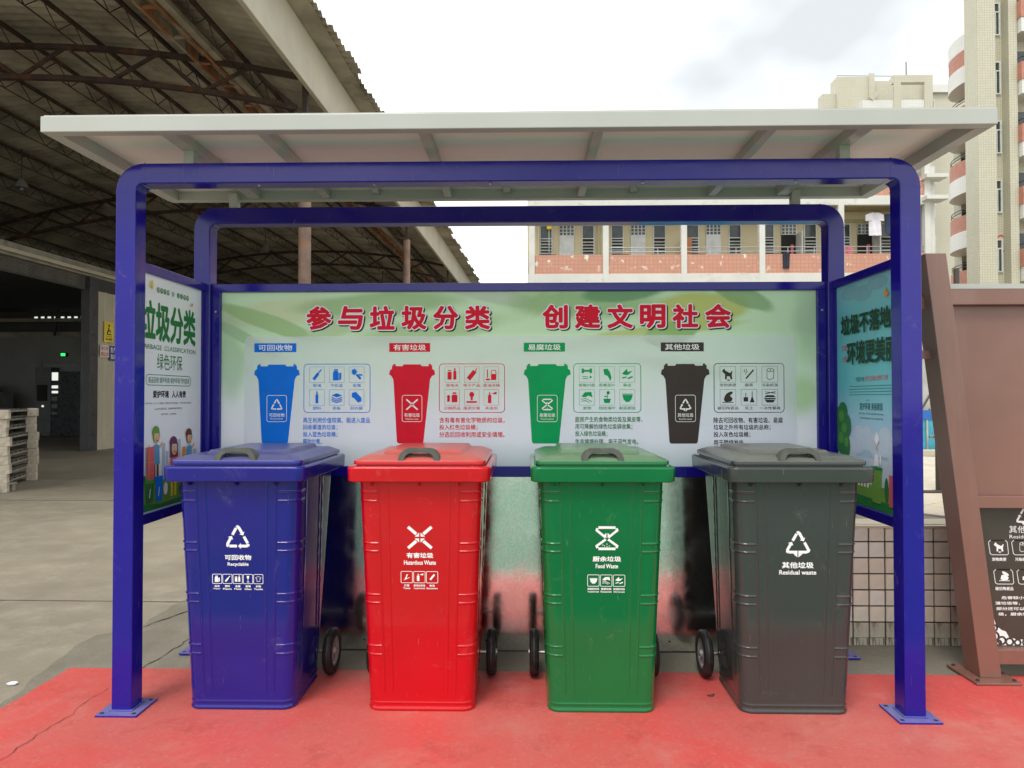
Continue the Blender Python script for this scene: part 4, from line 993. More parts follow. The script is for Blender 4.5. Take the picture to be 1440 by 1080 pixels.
for ic, cap, u, v in (('dog', '宠物粪便', 2.272, .585), ('roll', '污染纸张', 2.382, .585), ('pot', '破旧陶瓷品', 2.295, .445), ('dust', '灰土', 2.405, .445), ('cig', '烟蒂', 2.492, .585), ('meal', '一次性餐具', 2.515, .445)):
    sk = .018
    w.line([(u+sk*.9, v+.07), (u+.085, v+.07), (u+.095, v+.06), (u+.10+sk*.0, v+.006), (u+.095, v), (u+.022, v), (u+.013, v+.006), (u+sk*.3, v+.06)], .0028, True)
    icon(w, ic, u+.025, v+.008, .062, .058); hw = .0085*len(cap); w.text(cap, u+.055-hw, v-.030, u+.055+hw, v-.013, .02)
w.text('其他垃圾', 2.375, .69, 2.54, .725, .0); w.text('Residual Waste', 2.377, .664, 2.57, .681, 0)
sym_recycle(w, 2.45, .775, .04, True)
for i, (s_, u0) in enumerate((('危害较小，但无再次利用价值，如', 2.335), ('渣垃圾等，一般采取填埋、焚烧、卫生', 2.305), ('部分还可以使用生物降解。其他垃', 2.31), ('圾，厨余垃圾除外。', 2.318))):
    w.text(s_, u0, .372-i*.026, u0+.027*len(s_), .388-i*.026, .02)
w.build('white_lettering', M['print_white'], npn, fix=False)
w = Art(NM, .0005)
w.poly([(lx(.50)+.004, .52), (lx(.50)+.010, .50), (2.275, .34), (2.292, .30), (2.31, .245), (2.335, .225), (2.355, .218), (2.37, .190), (2.41, .180), (2.70, .178), (2.70, .152), (lx(.15)+.006, .152)])
w.build('white_border', M['print_white'], npn, fix=False)
w = Art(NM, .0012)
for u, v, r0 in ((2.30, .195, .021), (2.335, .175, .018), (2.30, .235, .014), (2.372, .165, .017), (2.41, .158, .014), (2.32, .16, .012), (2.45, .16, .015), (2.5, .16, .015)):
    v = max(v, .152+r0)
    w.line([(u+r0*math.cos(R(k*30)), v+r0*math.sin(R(k*30))) for k in range(12)], .009, True)
for z in (.42, .32): w.line([(lx(z)-.002, z), (lx(z)+.02, z)], .004)
w.build('cloud_scrolls', M['notice'], npn, fix=False)

# ================================================================== LEFT: barrel roofed warehouse (shed frame)
CZ = 1.35
def arc(x): return CZ+5.85-.0215*(x+9.4)**2      # top chord height
wh = thing('warehouse_roof', 'open sided warehouse with curved sheet roof on rusty trusses', 'warehouse', (-9.5, 20, 0), shed=True)
EX0, EX1 = -16.7, -3.72
m = MB(); ys = []; y = 5.0
pit = .21; npp = 6; NY = int((62-5)/pit*npp)
xsx = [EX0+(EX1-.09-EX0)*k/26 for k in range(27)]
V = []
for j in range(NY+1):
    y = 5+j*pit/npp; w_ = .022*math.cos(2*math.pi*j/npp)
    for x in xsx: V.append((x, y, arc(x)+.27+w_))
n = len(xsx)
m.add(V, [(j*n+i, j*n+i+1, (j+1)*n+i+1, (j+1)*n+i) for j in range(NY) for i in range(n-1)])
m.build('roof_sheet', M['sheetroof'], wh, fix=False)
# edge sheets jutting past the gutter on the eave
m = MB(); V = []
xe = [-3.66, -3.5, -3.32]
for j in range(NY+1):
    y = 5+j*pit/npp; w_ = .03*math.cos(2*math.pi*j/npp); jag = .05*((j//(npp*4)) % 3)
    for k, x in enumerate(xe): V.append((x+(jag if k == 2 else 0), y, CZ+5.86-.20*(x+3.72)+w_))
m.add(V, [(j*3+i, j*3+i+1, (j+1)*3+i+1, (j+1)*3+i) for j in range(NY) for i in range(2)])
m.build('eave_sheet', M['sheetroof'], wh, fix=False)
m = MB(); m.box(-3.78, -3.70, 5, 62, CZ+4.92, CZ+5.76); m.build('fascia', M['fascia'], wh, bevel=.01)
m = MB(); m.box(-3.76, -3.40, 5, 62, CZ+5.765, CZ+5.80); m.build('gutter', M['sheetroof'], wh)
TY = [11.35, 19.8, 28.2, 36.6, 45, 53.4]
rnd = random.Random(11)
for ty in TY:
    m = MB(); X0 = EX0+.2; X1 = -4.0; nseg = 16
    P1 = [(X0+(X1-X0)*k/nseg, ty, arc(X0+(X1-X0)*k/nseg)) for k in range(nseg+1)]
    P2 = [(p[0], ty, p[2]-.52) for p in P1]
    for k in range(nseg):
        m.bar(P1[k], P1[k+1], .09, .08); m.bar(P2[k], P2[k+1], .09, .08)
    for k in range(0, nseg, 2):
        m.bar(P2[k], P1[k+1], .05); m.bar(P1[k+1], P2[k+2], .05)
    m.build('truss', M['rust'], wh)
    m = MB(); m.tube([(-3.86, ty, 0), (-3.86, ty, CZ+4.40)], .10, 14); cl_ = m.build('column', M['redcol'], wh, smooth=True)
    m = MB(); m.box(-4.0, -3.80, ty-.12, ty+.12, CZ+4.4005, CZ+4.45); m.box(-3.9, -3.82, ty-.04, ty+.04, CZ+4.451, CZ+5.1); m.build('column_head', M['rust'], cl_)
for ip in range(10):
    x = -4.9-ip*1.25; m = MB(); z = arc(x)+.14
    # slightly irregular, hand welded lattice purlin
    yk = 5.2; k = 0; up = (x, 5.0, z)
    m.bar((x, 5, z), (x, 61, z), .06, .055); m.bar((x, 5, z-.30), (x, 61, z-.30), .018, .018)
    while yk < 60:
        m.bar((x, yk, z), (x, yk+.35, z-.30), .013); m.bar((x, yk+.35, z-.30), (x, yk+.7, z), .013); yk += .7
    m.build('purlin', M['rust'], wh)
m = MB(); z = arc(-5.5)-.05
m.box(-5.66, -5.62, 5, 45, z-.02, z+.16); m.box(-5.40, -5.35, 5, 45, z-.02, z+.2)
yk = 5.4
while yk < 44: m.box(-5.615, -5.405, yk, yk+.05, z, z+.03); yk += .85
m.build('rusty_beam', M['orust'], wh)
m = MB(); m.box(-5.34, -5.22, 5, 45, z+.02, z+.12); m.build('cable_tray', M['sheetroof'], wh)
m = MB(); m.box(EX0-.2, EX0+.03, 5, 62, CZ+3.30, arc(EX0)+.32); m.build('far_side_wall', M['plaster'], wh)
m = MB(); m.box(EX0, -3.8, 61.6, 61.8, 0, 4.8); m.build('end_wall', M['plaster'], wh)
for i, (x, y) in enumerate(((-9.6, 24.), (-12.2, 16.), (-7.6, 33.))):
    ob = thing('pendant_lamp', ['unlit pendant lamp under the middle of the warehouse roof', 'unlit pendant lamp nearest the workshop opening', 'farthest unlit pendant lamp under the warehouse roof'][i], 'lamp', (x, y, arc(x)-.3), 'pendant lamps under the warehouse roof', True)
    q = MB(); q.tube([(x, y, arc(x)+.1), (x, y, arc(x)-.6)], .012, 6); q.build('cord', M['dark'], ob)
    q = MB(); q.tube([(x, y, arc(x)-.6), (x, y, arc(x)-.66), (x, y, arc(x)-.8)], .1, 14, radii=[.05, .09, .16]); q.build('lamp_shade', M['inwall'], ob, smooth=True)
    q = MB(); q.tube([(x, y, arc(x)-.79), (x, y, arc(x)-.86)], .04, 10); q.build('bulb', M['inwall'], ob)

# inner workshop block under the roof
XB = -11.25
wb = thing('workshop', 'dark workshop under the warehouse roof with a raised roller shutter', 'workshop', (-11.3, 17, 0), shed=True)
def zc(v): return CZ+v
m = MB(); m.box(XB-.25, XB, 5, 60, zc(2.98), zc(3.28)); m.build('parapet', M['plaster'], wb, bevel=.01)
m = MB(); m.box(XB-.02, XB+.10, 5, 60, zc(3.04), zc(3.12)); m.build('ledge', M['creamsheet'], wb)
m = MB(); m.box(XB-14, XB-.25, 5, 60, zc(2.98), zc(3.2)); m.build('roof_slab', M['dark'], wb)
sl = None; slm = MB(); slm.add([(0, 0, 0), (0, 11.95, 0), (.018, 11.95, .012), (.018, 0, .012), (0, 0, .03), (0, 11.95, .03)], [(0, 1, 2, 3), (3, 2, 5, 4)]); SL = shared('shutter_slat', slm, mat('shutter_steel', (.16, .15, .13), .5, var=.2, scale=3))
for k in range(10): piece('shutter_slat', SL, (XB-.10, 5.1, zc(2.67)+k*.031), wb)
m = MB(); m.box(XB-.12, XB-.04, 5.1, 17.1, zc(2.63), zc(2.67)); m.build('shutter_bar', M['dark'], wb)
m = MB(); m.box(XB-.2, XB+.04, 17.05, 17.38, 0, zc(2.98)); m.build('door_post', M['darksteel'], wb, bevel=.01)
for k in range(7):
    q = MB(); z = .4+k*.5; q.tube([(XB+.041, 17.22, z), (XB+.052, 17.22, z)], .02, 8); q.build('bolt', M['rust'], wb)
# cream ribbed cladding
m = MB(); prof = []
y = 17.39
while y < 40:
    prof += [(XB, y), (XB, y+.26), (XB+.035, y+.29), (XB+.035, y+.36), (XB, y+.39)]; y += .4
V = [(px_, py_, z) for z in (0, zc(2.66)) for px_, py_ in prof]; n = len(prof)
m.add(V, [(i, i+1, n+i+1, n+i) for i in range(n-1)]); m.build('cladding', M['creamsheet'], wb)
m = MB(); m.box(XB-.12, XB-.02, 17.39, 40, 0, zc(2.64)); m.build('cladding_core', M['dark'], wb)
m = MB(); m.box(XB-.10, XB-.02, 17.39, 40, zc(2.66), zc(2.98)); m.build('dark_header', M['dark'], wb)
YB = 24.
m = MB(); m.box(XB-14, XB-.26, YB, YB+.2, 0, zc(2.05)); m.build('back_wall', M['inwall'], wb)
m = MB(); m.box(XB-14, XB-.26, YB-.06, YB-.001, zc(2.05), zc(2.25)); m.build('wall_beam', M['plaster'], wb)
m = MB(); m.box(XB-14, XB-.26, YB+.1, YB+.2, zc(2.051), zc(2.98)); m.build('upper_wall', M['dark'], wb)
m = MB(); m.box(XB-14, XB-.26, YB-.3, YB-.2, zc(2.58), zc(2.70)); m.build('light_beam', M['plaster'], wb)
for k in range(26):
    q = MB(); x = XB-.55-k*.24; q.box(x-.07, x+.04, YB+.08, YB+.0995, zc(2.74), zc(2.80)); q.build('daylight_gap_glow', M['lit'], wb)  # glowing pieces stand in for daylight through the gap under the roof
for x in (-16.9, -15.4, -13.9):
    q = MB(); q.bar((x, YB-.25, zc(2.1)), (x+.1, YB-.25, zc(2.98)), .06); q.build('hanger', M['darksteel'], wb)
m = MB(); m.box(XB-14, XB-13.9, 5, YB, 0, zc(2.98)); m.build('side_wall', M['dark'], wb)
dr = MB(); dr.box(-17.45, -16.0, YB-.06, YB-.002, .0, 2.5); d0 = dr.build('door', mat('grey_door_paint', (.22, .23, .23), .5), wb)
q = MB(); q.box(-17.55, -17.46, YB-.09, YB-.002, 0, 2.6); q.box(-17.55, -15.9, YB-.09, YB-.002, 2.505, 2.6); q.build('door_frame', M['inwall'], wb)
cb = thing('control_cabinet', 'dark control cabinet against the back wall of the workshop', 'cabinet', (-16.0, 23.5, 0), shed=True)
q = MB(); q.box(-17.4, -16.84, 23.5, 23.9, .1, 2.35); q.build('body', mat('cabinet_dark', (.11, .12, .12), .45), cb, bevel=.01)
q = MB(); q.box(-17.3, -16.95, 23.47, 23.499, 1.2, 1.75); q.build('screen', M['void'], cb)
for k in range(6):
    q = MB(); q.tube([(-17.35+k*.09, 23.495, 2.0), (-17.35+k*.09, 23.47, 2.0)], .03, 8); q.build('dial', M['inwall'], cb)
q = MB(); q.tube([(-17.1, 23.495, 1.02), (-17.1, 23.47, 1.02)], .035, 10); q.build('indicator', M['lit'], cb)
vm = thing('vending_machine', 'tall dark machine with a lit column of display panes', 'machine', (-14.6, 23.5, 0), shed=True)
q = MB(); q.box(-16.8, -15.2, 23.45, 23.95, 0, 2.2); q.build('body', mat('machine_black', (.035, .04, .045), .3), vm, bevel=.01)
for k, (h_, em) in enumerate(((.34, 1), (.12, 1), (.10, 1), (.16, 0), (.16, 0), (.1, 0))):
    q = MB(); z = (2.1, 1.7, 1.52, 1.3, 1.05, .8)[k]; q.box(-16.74, -16.54, 23.42, 23.449, z-h_*.6, z+h_*.2); q.build('display_pane', M['lit'] if em else M['inwall'], vm)
el = thing('exit_lamp', 'small lit green exit lamp high on the workshop back wall', 'lamp', (-15.4, 23.8, 2.8), shed=True)
q = MB(); q.box(-16.74, -16.56, 23.85, 23.98, 2.74, 2.86); q.build('housing', M['dark'], el)
q = MB(); q.box(-16.72, -16.58, 23.83, 23.849, 2.755, 2.845); q.build('diffuser', M['lamp_green'], el)
for i, (x0, x1, h_) in enumerate(((-19.6, -18.7, 1.75), (-18.6, -17.9, 1.5))):
    mc = thing('workshop_machine', ['taller pale machine standing against the workshop back wall', 'lower pale machine beside the workshop control cabinet'][i], 'machine', (x0, 22.5, 0), 'machines in the workshop', True)
    q = MB(); q.box(x0, x1, 22.4, 23.2, .1, h_); q.build('body', mat('machine_pale', (.2, .2, .2), .5), mc, bevel=.02)
    q = MB(); q.box(x0+.55, x1-.12, 22.38, 22.399, .4, h_-.2); q.build('door', M['void'], mc)
    q = MB(); q.box(x0+.1, x0+.35, 22.5, 22.8, h_, h_+.35); q.build('control_head', M['dark'], mc)
# wall signs on the cladding
def wallsign(name, label, y0, y1, z0, z1, m_, art, am):
    s = thing(name, label, 'sign', (XB+.04, (y0+y1)/2, z0), shed=True)
    q = MB(); q.box(XB+.0365, XB+.045, y0, y1, z0, z1); p_ = q.build('plate', m_, s)
    a = Art(lambda u, v, d: (XB+.045+d, y0+(y1-y0)*u, z0+(z1-z0)*v), .002); art(a); a.build('lettering', am, p_, fix=False)
def art1(a):
    a.circ(.5, .80, .09, .06); a.line([(.5, .72), (.42, .55), (.3, .42)], .10); a.line([(.45, .6), (.7, .5)], .08); a.line([(.25, .38), (.75, .38)], .05); a.text('当心挤压', .12, .08, .88, .2, .03); a.text('注意安全', .12, .24, .88, .32, .0)
wallsign('warning_sign', 'yellow warning sign with black figure on the cream cladding', 17.62, 18.0, 2.75, 3.28, M['yellow'], art1, M['i_black'])
def art2(a): a.text('非工作', .1, .58, .9, .9, .02); a.text('禁止入内', .08, .1, .92, .45, .03)
wallsign('entry_sign', 'white sign with red letters below the yellow warning sign', 17.46, 17.82, 2.35, 2.66, M['pinkplate'], art2, M['redink'])
def art3(a): a.text('生产', .1, .55, .9, .92, .02); a.text('车间', .1, .08, .9, .45, .02)
wallsign('department_sign', 'dark blue sign with white letters beside the red lettered sign', 17.85, 18.15, 2.28, 2.66, M['bluesign'], art3, M['print_white'])
# pallets
pal = thing('pallet', 'lowest pallet of the tall stack, resting on the warehouse floor', 'pallet', (0, 0, 0), 'stacked pallets at the warehouse edge')
for k in range(7):
    y0 = .02+k*.235; q = MB(); q.box(-1.0, -.002, y0, y0+.15, .108, .126); q.build('deck_board', M['palletdark'], pal)
for x0 in (-1.0, -.55, -.10):
    q = MB(); q.box(x0, x0+.095, 0.0, 1.66, .0, .018); q.build('bottom_board', M['palletdark'], pal)
q = MB(); q.box(-.03, -.002, .14, 1.54, .085, .1075); q.build('side_rail', M['plaster'], pal)
for y0 in (0, 1.55):
    for x0 in (-.9, 0.):
        q = MB(); q.box(x0, x0+.13, y0, y0+.125, .0005 if x0 == 0 else .0185, .1285 if x0 == 0 else .1075); q.build('block', M['wood'], pal, bevel=.005)
labs = ['second pallet from the floor in the stack', 'third pallet from the floor in the stack', 'fourth pallet from the floor in the stack', 'pallet exactly in the middle of the stack, fifth from the floor',
        'fourth pallet from the top of the stack', 'third pallet from the top of the stack, set back a little', 'second pallet from the top of the stack, set back a little', 'topmost pallet of the stack beside the dark workshop opening']
rnd = random.Random(4)
for i in range(9):
    c = pal if i == 0 else copy_tree(pal)
    if i: c['label'] = labs[i-1]
    o_ = (-.035 if i in (6, 7) else 0)+rnd.uniform(-.008, .008)
    c.location = (-7.34+o_, 9.8+rnd.uniform(-.02, .02), .002+.129*i); c.rotation_euler = (0, 0, R(22.6)+rnd.uniform(-.008, .008))
st = thing('loading_ramp', 'low pale metal ramp frame on the floor in front of the pallet stack', 'ramp', (-7.0, 9.75, 0))
q = MB(); q.bar((-7.35, 9.35, .105), (-7.36, 10.15, .105), .1, .03); q.build('top', M['plaster'], st)
for y in (9.4, 10.1):
    q = MB(); q.box(-7.40, -7.32, y-.03, y+.03, 0, .0895); q.build('leg', M['plaster'], st)

# ================================================================== DORMITORY (behind)
dm = thing('dormitory', 'long cream dormitory block with open galleries and peeling salmon parapets', 'building', (8.5, 31, 0))
XS = [.281, 3.403, 6.691, 9.963, 13.26, 16.847]
Y0 = 30.; YW = 31.5
for fl in range(-1, 3):
    zf = 6.51+fl*3.25
    m = MB(); m.box(.1, 17.0, Y0, Y0+.22, zf-.39, zf); m.build('floor_edge', M['dormwhite'], dm, bevel=.01)
    m = MB(); m.box(.1, 17.0, Y0+.2205, YW, zf-.3, zf-.02); m.build('gallery_floor', M['olive'], dm)
    if fl == 2: break
    for i in range(5):
        z0 = zf+.001
        m = MB(); m.box(XS[i]+.1205, XS[i+1]-.1205, -.07, .07, -.4, .41)
        ob = m.build('parapet', M['salmon'], dm); ob.location = Vector((0, Y0+.12, zf+.402))-Vector(OFF[dm.name])+Vector((0, 0, 0)); ob.data.transform(Matrix.Translation(Vector(OFF[dm.name])))
for x in XS:
    m = MB(); m.box(x-.12, x+.12, Y0-.02, Y0+.24, 0, 12.62); m.build('column', M['dormwhite'], dm, bevel=.01)
m = MB(); m.box(.1, 17.0, YW, YW+.2, 0, 12.6); m.build('gallery_wall', M['dormwall'], dm)
m = MB(); m.box(.1, 17.0, YW+.2, 38, 0, 12.6); m.build('wall', M['dormwhite'], dm)
m = MB(); m.box(0.0, 17.1, Y0-.2, 38.1, 12.62, 12.9); m.build('roof', M['dormwhite'], dm)
m = MB(); m.box(17.0, 17.2, Y0+.1, 31, 0, 11.0); m.build('pilaster', M['dormwhite'], dm)
for z in (10.4, 9.5): 
    m = MB(); m.box(16.6, 17.5, Y0-.4, Y0+.3, z, z+.16); m.build('ledge', M['dormwhite'], dm)
zf = 6.51
m = MB(); m.box(.4, 17, YW-.04, YW-.001, zf+2.45, zf+2.62); m.build('lintel_band', M['olive'], dm)
def louvre(x0, x1, z0, z1, top=.62):
    q = MB(); t_ = .04; y0 = YW-.05
    for bx in ((x0, x1, z1-t_, z1), (x0, x1, z0, z0+t_), (x0, x0+t_, z0+t_, z1-t_), (x1-t_, x1, z0+t_, z1-t_), (x0+t_, x1-t_, z1-top, z1-top+t_)): q.box(bx[0], bx[1], y0, YW-.001, bx[2], bx[3])
    f = q.build('window', M['doorpaint'], dm)
    q = MB(); q.box(x0+t_, x1-t_, YW-.012, YW-.002, z1-top+t_, z1-t_); q.build('pane', M['glass_dark'], f)
    q = MB(); q.box(x0+t_, x1-t_, YW-.010, YW-.002, z0+t_, z1-top); q.build('recess', M['void'], f)
    q = MB(); z = z0+.08
    while z < z1-top-.05: q.bar((x0+t_, YW-.03, z), (x1-t_, YW-.03, z), .035, .06); z += .135
    o = q.build('slats', M['slat'], f); o['kind'] = 'stuff'
def dormdoor(x0, x1, open_=False):
    q = MB(); q.box(x0, x1, YW-.05, YW-.001, zf, zf+1.95)
    f = q.build('door', M['void'] if open_ else M['doorpaint'], dm)
    if open_:
        q = MB(); q.box(x1-.03, x1, YW-.75, YW-.051, zf, zf+1.95); q.build('door_leaf', M['doorpaint'], f)
        q = MB(); q.box(x0+.4, x0+.52, YW-.06, YW-.0505, zf+.02, zf+1.5); q.build('curtain', M['cloth_pink'], f)
    else:
        q = MB(); q.box(x0+.06, x0+.12, YW-.09, YW-.0505, zf+.95, zf+1.0); q.build('handle', M['darksteel'], f)
    q = MB(); q.box(x0, x1, YW-.03, YW-.001, zf+1.951, zf+2.42); tr = q.build('transom', M['glass_dark'], dm)
    q = MB()
    for k in range(5): q.box(x0+k*(x1-x0)/4-.02 if k else x0, x0+k*(x1-x0)/4+.02, YW-.05, YW-.031, zf+1.951, zf+2.42)
    for z in (1.96, 2.1, 2.25, 2.4): q.box(x0, x1, YW-.052, YW-.0501, zf+z-.015, zf+z+.015)
    o = q.build('grille', M['doorpaint'], tr); o['kind'] = 'stuff'
for i in range(5):
    x = XS[i]; k = YW/30.
    louvre(x+.36+i*.03, x+.92+i*.03, zf+.55, zf+2.42); dormdoor(x+1.23+i*.03, x+1.88+i*.03, i in (3, 4)); louvre(x+2.22+i*.03, x+2.78+i*.03, zf+.5, zf+2.42)
    if i > 0:
        for z in (1.12, .94):
            m = MB(); m.tube([(XS[i]+.12, Y0+.1, zf+z), (XS[i+1]-.12, Y0+.1, zf+z)], .02, 8); m.build('rail', M['steel'], dm)
        for q_ in (1.1, 2.2):
            m = MB(); m.tube([(XS[i]+q_, Y0+.1, zf+.81), (XS[i]+q_, Y0+.1, zf+1.12)], .015, 8); m.build('rail_post', M['steel'], dm)
for x in (.6, 3.25): 
    m = MB(); m.tube([(x, YW-.1, zf), (x, YW-.1, zf+2.9)], .04, 8); m.build('pipe', M['dormwall'], dm)
labs = ['metal shelf bracket under the leftmost louvred dormitory window', 'metal shelf under the second bay window of the dormitory', 'metal shelf in the third dormitory bay beside an orange board', 'metal shelf in the fourth dormitory bay', 'metal shelf in the last dormitory bay under pink cloth']
for i in range(5):
    x = XS[i]+.3; sf = thing('wall_shelf', labs[i], 'shelf', (x, 30.6, zf+.9), 'shelves on the dormitory gallery')
    q = MB(); q.box(x, x+.75, 30.5, 31.3, zf+.88, zf+.93); q.build('shelf_board', M['darksteel'], sf)
    q = MB(); q.bar((x+.1, 30.6, zf+.6), (x+.1, 30.6, zf+.88), .03); q.bar((x+.6, 30.6, zf+.6), (x+.6, 30.6, zf+.88), .03); q.build('bracket', M['darksteel'], sf)
def hang(name, lab, x, y, z0, z1, w_, m_, sleeves=False):
    q = MB(); n = 10; V = []
    rows = [(z1, 1.0 if not sleeves else .6), (z1-.08, 1.0 if not sleeves else 1.25), (z1-(z1-z0)*.35, .95 if not sleeves else 1.3), (z1-(z1-z0)*.36, .92 if not sleeves else .85), (z0, .95 if not sleeves else .9)]
    for s in (-1, 1):
        for z, k in rows:
            for i in range(n+1): u = i/n*2-1; V.append((x+u*w_/2*k, y+s*.02+.03*math.sin(u*7+z*3), z))
    R_ = len(rows); F = []
    for s in (0, 1):
        for r_ in range(R_-1):
            for i in range(n): a0 = s*R_*(n+1)+r_*(n+1)+i; F.append((a0, a0+1, a0+n+2, a0+n+1))
    q.add(V, F); return tag(q.build(name, m_, smooth=True), lab, 'clothing')
hang('hanging_shirt', 'white shirt hanging in the gallery above the open dormitory door', 14.85, 30.4, zf+1.65, zf+2.62, .6, M['cloth_white'], True)
hang('hanging_garment', 'navy garment hanging beside the white shirt on the gallery', 15.65, 30.6, zf+1.8, zf+2.62, .55, M['cloth_blue'])
hang('hanging_garment', 'black garment hanging over the salmon parapet below the gallery rail', 10.95, 29.98, zf+.2, zf+.86, .28, M['cloth_dark'])
hang('hanging_cloth', 'pink cloth hanging over the shelf in the last dormitory bay', 13.75, 30.5, zf+.9, zf+1.2, .4, M['cloth_pink'])
q = MB(); q.box(6.85, 7.25, 31.0, 31.06, zf+.85, zf+1.75); tag(q.build('leaning_board', mat('orange_board', (.45, .18, .07), .6)), 'orange brown board leaning under a louvred dormitory window', 'board')
ml = thing('wall_lamp', 'small yellow lamp mounted beside the first dormitory window', 'lamp', (1.05, 31.2, zf+2.3))
q = MB(); q.tube([(1.05, 31.4, zf+1.2), (1.05, 31.4, zf+2.3)], .02, 8); q.build('stem', M['doorpaint'], ml)
q = MB(); q.box(.95, 1.15, 31.2, 31.4, zf+2.2, zf+2.45); q.build('housing', M['yellow'], ml)

# ================================================================== TOWER at right
tw = thing('apartment_tower', 'tall beige tiled apartment tower with salmon balconies at the right', 'building', (24, 36, 0))
m = MB(); m.box(22.114, 23.0, 35.0, 36.0, 0, 34); m.build('corner_bay', M['tower'], tw)
m = MB(); m.box(23.0005, 24.0, 35.7, 36.6, 0, 34); m.build('window_bay', M['tower'], tw)
m = MB(); m.box(23.75, 24.15, 35.15, 35.6995, 0, 34); m.build('pilaster', M['tower'], tw)
m = MB(); m.box(24.0005, 34, 35.9, 37.0, 0, 34); m.build('balcony_bay', M['tower'], tw)
m = MB(); m.box(25.0, 34, 37.0005, 40.4, 0, 34); m.build('core', M['tower'], tw)
m = MB(); m.box(24.6, 34, 40.5, 41.2, 0, 17.5); m.build('rear_wing', M['tower'], tw)
m = MB(); m.box(26.5, 34, 40.4005, 40.499, 0, 34); m.build('core', M['tower'], tw)
for k in range(-4, 5):
    zt = 18.0-k*2.96+.0
    q = MB(); x0, x1 = 23.22, 23.66
    z1 = zt; z0 = zt-1.65
    for bx in ((x0, x1, z1-.06, z1), (x0, x1, z0, z0+.06), (x0, x0+.06, z0+.06, z1-.06), (x1-.06, x1, z0+.06, z1-.06), (x0+.06, x1-.06, z1-.5, z1-.44), ((x0+x1)/2-.02, (x0+x1)/2+.02, z0+.06, z1-.5)):
        q.box(bx[0], bx[1], 35.62, 35.699, bx[2], bx[3])
    f = q.build('window', M['doorpaint'], tw)
    q = MB(); q.box(x0+.06, x1-.06, 35.67, 35.699, z0+.06, z1-.06); q.build('pane', M['glass_dark'], f)
    # right balconies
    zb = 16.1-k*3.05
    q = MB(); q.box(24.2, 31, 34.9, 35.8995, zb, zb+.7); bl = q.build('balcony', M['whitetile'], tw)
    q = MB(); q.box(24.16, 31, 34.86, 34.95, zb+.701, zb+1.55); q.box(24.16, 24.25, 34.951, 35.8995, zb+.701, zb+1.55); q.build('parapet', M['salmonplain'], bl)
    q = MB(); q.tube([(24.2, 35.8, zb+1.8), (24.2, 34.9, zb+1.8), (31, 34.9, zb+1.8)], .03, 6); q.build('rail', M['darksteel'], bl)
    q = MB(); q.box(24.6, 26.2, 35.86, 35.8995, zb+.75, zb+2.5); q.build('balcony_window', M['glass_dark'], bl)
# curved balconies on the left flank
CXB = 24.75
def arcb(r, z0, z1, name, m_, par):
    q = MB(); n = 20; q.prism([(CXB-r*math.sin(R(180*k/n)), 38.6-1.5*r*math.cos(R(180*k/n))) for k in range(n+1)], 'z', z0, z1); return q.build(name, m_, par, smooth=True)
for k in range(0, 6):
    z = 18.04-k*2.94
    b_ = arcb(1.45, z, z+.9, 'curved_balcony', M['whitetile'], tw); arcb(1.42, z+.901, z+1.75, 'parapet', M['salmonplain'], b_)
    if k == 0: arcb(1.43, z+1.751, z+2.6, 'roof_band', M['whitetile'], b_)
    else:
        for zr in (1.95, 2.1):
            q = MB(); n = 16; q.tube([(CXB-1.38*math.sin(R(180*j/n)), 38.6-2.05*math.cos(R(180*j/n)), z+zr) for j in range(n+1)], .022, 6); q.build('rail', M['darksteel'], b_)
        q = MB(); q.box(24.6, 25.8, 40.45, 40.499, z+1.0, z+2.6); q.build('balcony_window', M['glass_dark'], b_)
a = Art(lambda u, v, d: (u, 35.699-d, v), .01)
a.line([(23.62+.26*math.cos(R(k*30)), 8.9+.42*math.sin(R(k*30))) for k in range(12)], .06, True); a.line([(23.62, 8.65), (23.62, 9.15)], .07)
a.build('round_emblem', M['redink'], tw, fix=False)
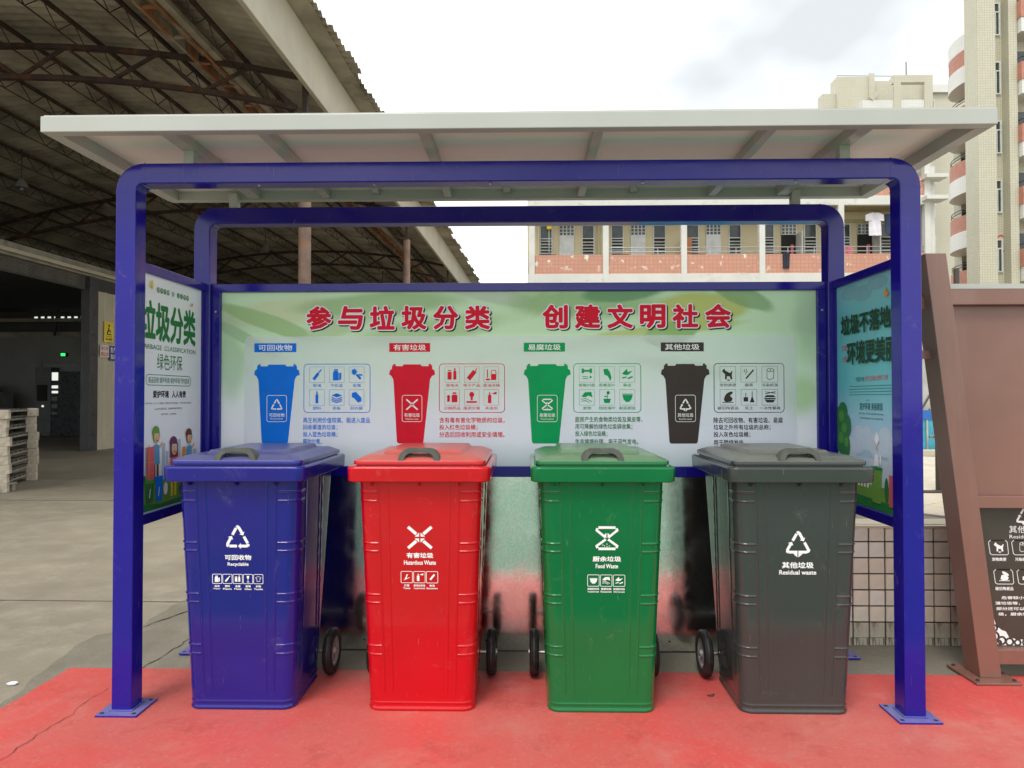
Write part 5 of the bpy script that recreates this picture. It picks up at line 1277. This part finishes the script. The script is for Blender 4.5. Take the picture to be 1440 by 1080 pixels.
hang('hanging_cloth', 'lilac cloth hanging over a salmon balcony of the tower', 24.45, 34.8, 10.9, 11.25, .5, mat('lilac_cloth', (.55, .42, .6), .9))

# far building
fb = thing('far_apartment_block', 'distant beige tiled apartment block behind the dormitory', 'building', (30, 62, 0))
for nm, bx in (('wall', (25.2, 26.3, 60.5, 61.5, 0, 27.0)), ('stair_tower', (26.3005, 29.2, 60.2, 61.5, 0, 28.3)), ('stair_tower', (29.2005, 33.6, 60.6, 61.5, 0, 28.1)), ('core', (30.8, 32.999, 61.5005, 72, 0, 27.5)), ('pilaster', (28.9, 29.35, 60.0, 60.1995, 0, 28.5)), ('pilaster', (33.6005, 34.3, 60.2, 62, 0, 28.4)), ('wall', (33.0, 46, 63, 72, 0, 28.6))):
    m = MB(); m.box(*bx); m.build(nm, M['tower2'], fb)
m = MB(); m.box(33.0, 46, 62.7, 62.999, 28.0, 28.7); m.build('roof_band', M['whitetile'], fb)
m = MB(); m.box(27.6, 32.8, 58.5, 60.0, 22, 25.6); m.build('terrace_wall', M['whitetile'], fb)
for x in (30.1, 32.6):
    m = MB(); m.box(x, x+.6, 58.4, 58.499, 24, 27.0); m.build('pergola_post', M['tower2'], fb)
m = MB(); m.box(30.1, 33.2, 58.4, 58.9, 27.001, 27.6); m.build('pergola_beam', M['tower2'], fb)
m = MB(); m.prism([(28.4, 25.6), (30.1, 27.0), (30.1, 27.5), (28.1, 25.8)], 'y', 58.42, 58.9); m.build('ramp_beam', M['tower2'], fb)
m = MB(); m.tube([(26.4, 60.4, 28.301), (26.4, 60.4, 28.5), (33.5, 60.7, 28.5), (33.5, 60.7, 28.11)], .02, 6); m.build('cable', M['darksteel'], fb)
m = MB(); m.tube([(32.4, 60.8, 28.1), (32.4, 60.8, 29.8)], .04, 6); m.build('antenna', M['darksteel'], fb)
for z in range(2, 27, 3):
    m = MB(); m.box(34.9, 36.0, 62.97, 62.999, z, z+1.5); f = m.build('window', M['doorpaint'], fb)
    m = MB(); m.box(35.0, 35.9, 62.955, 62.969, z+.1, z+1.4); m.build('pane', M['glass_dark'], f)
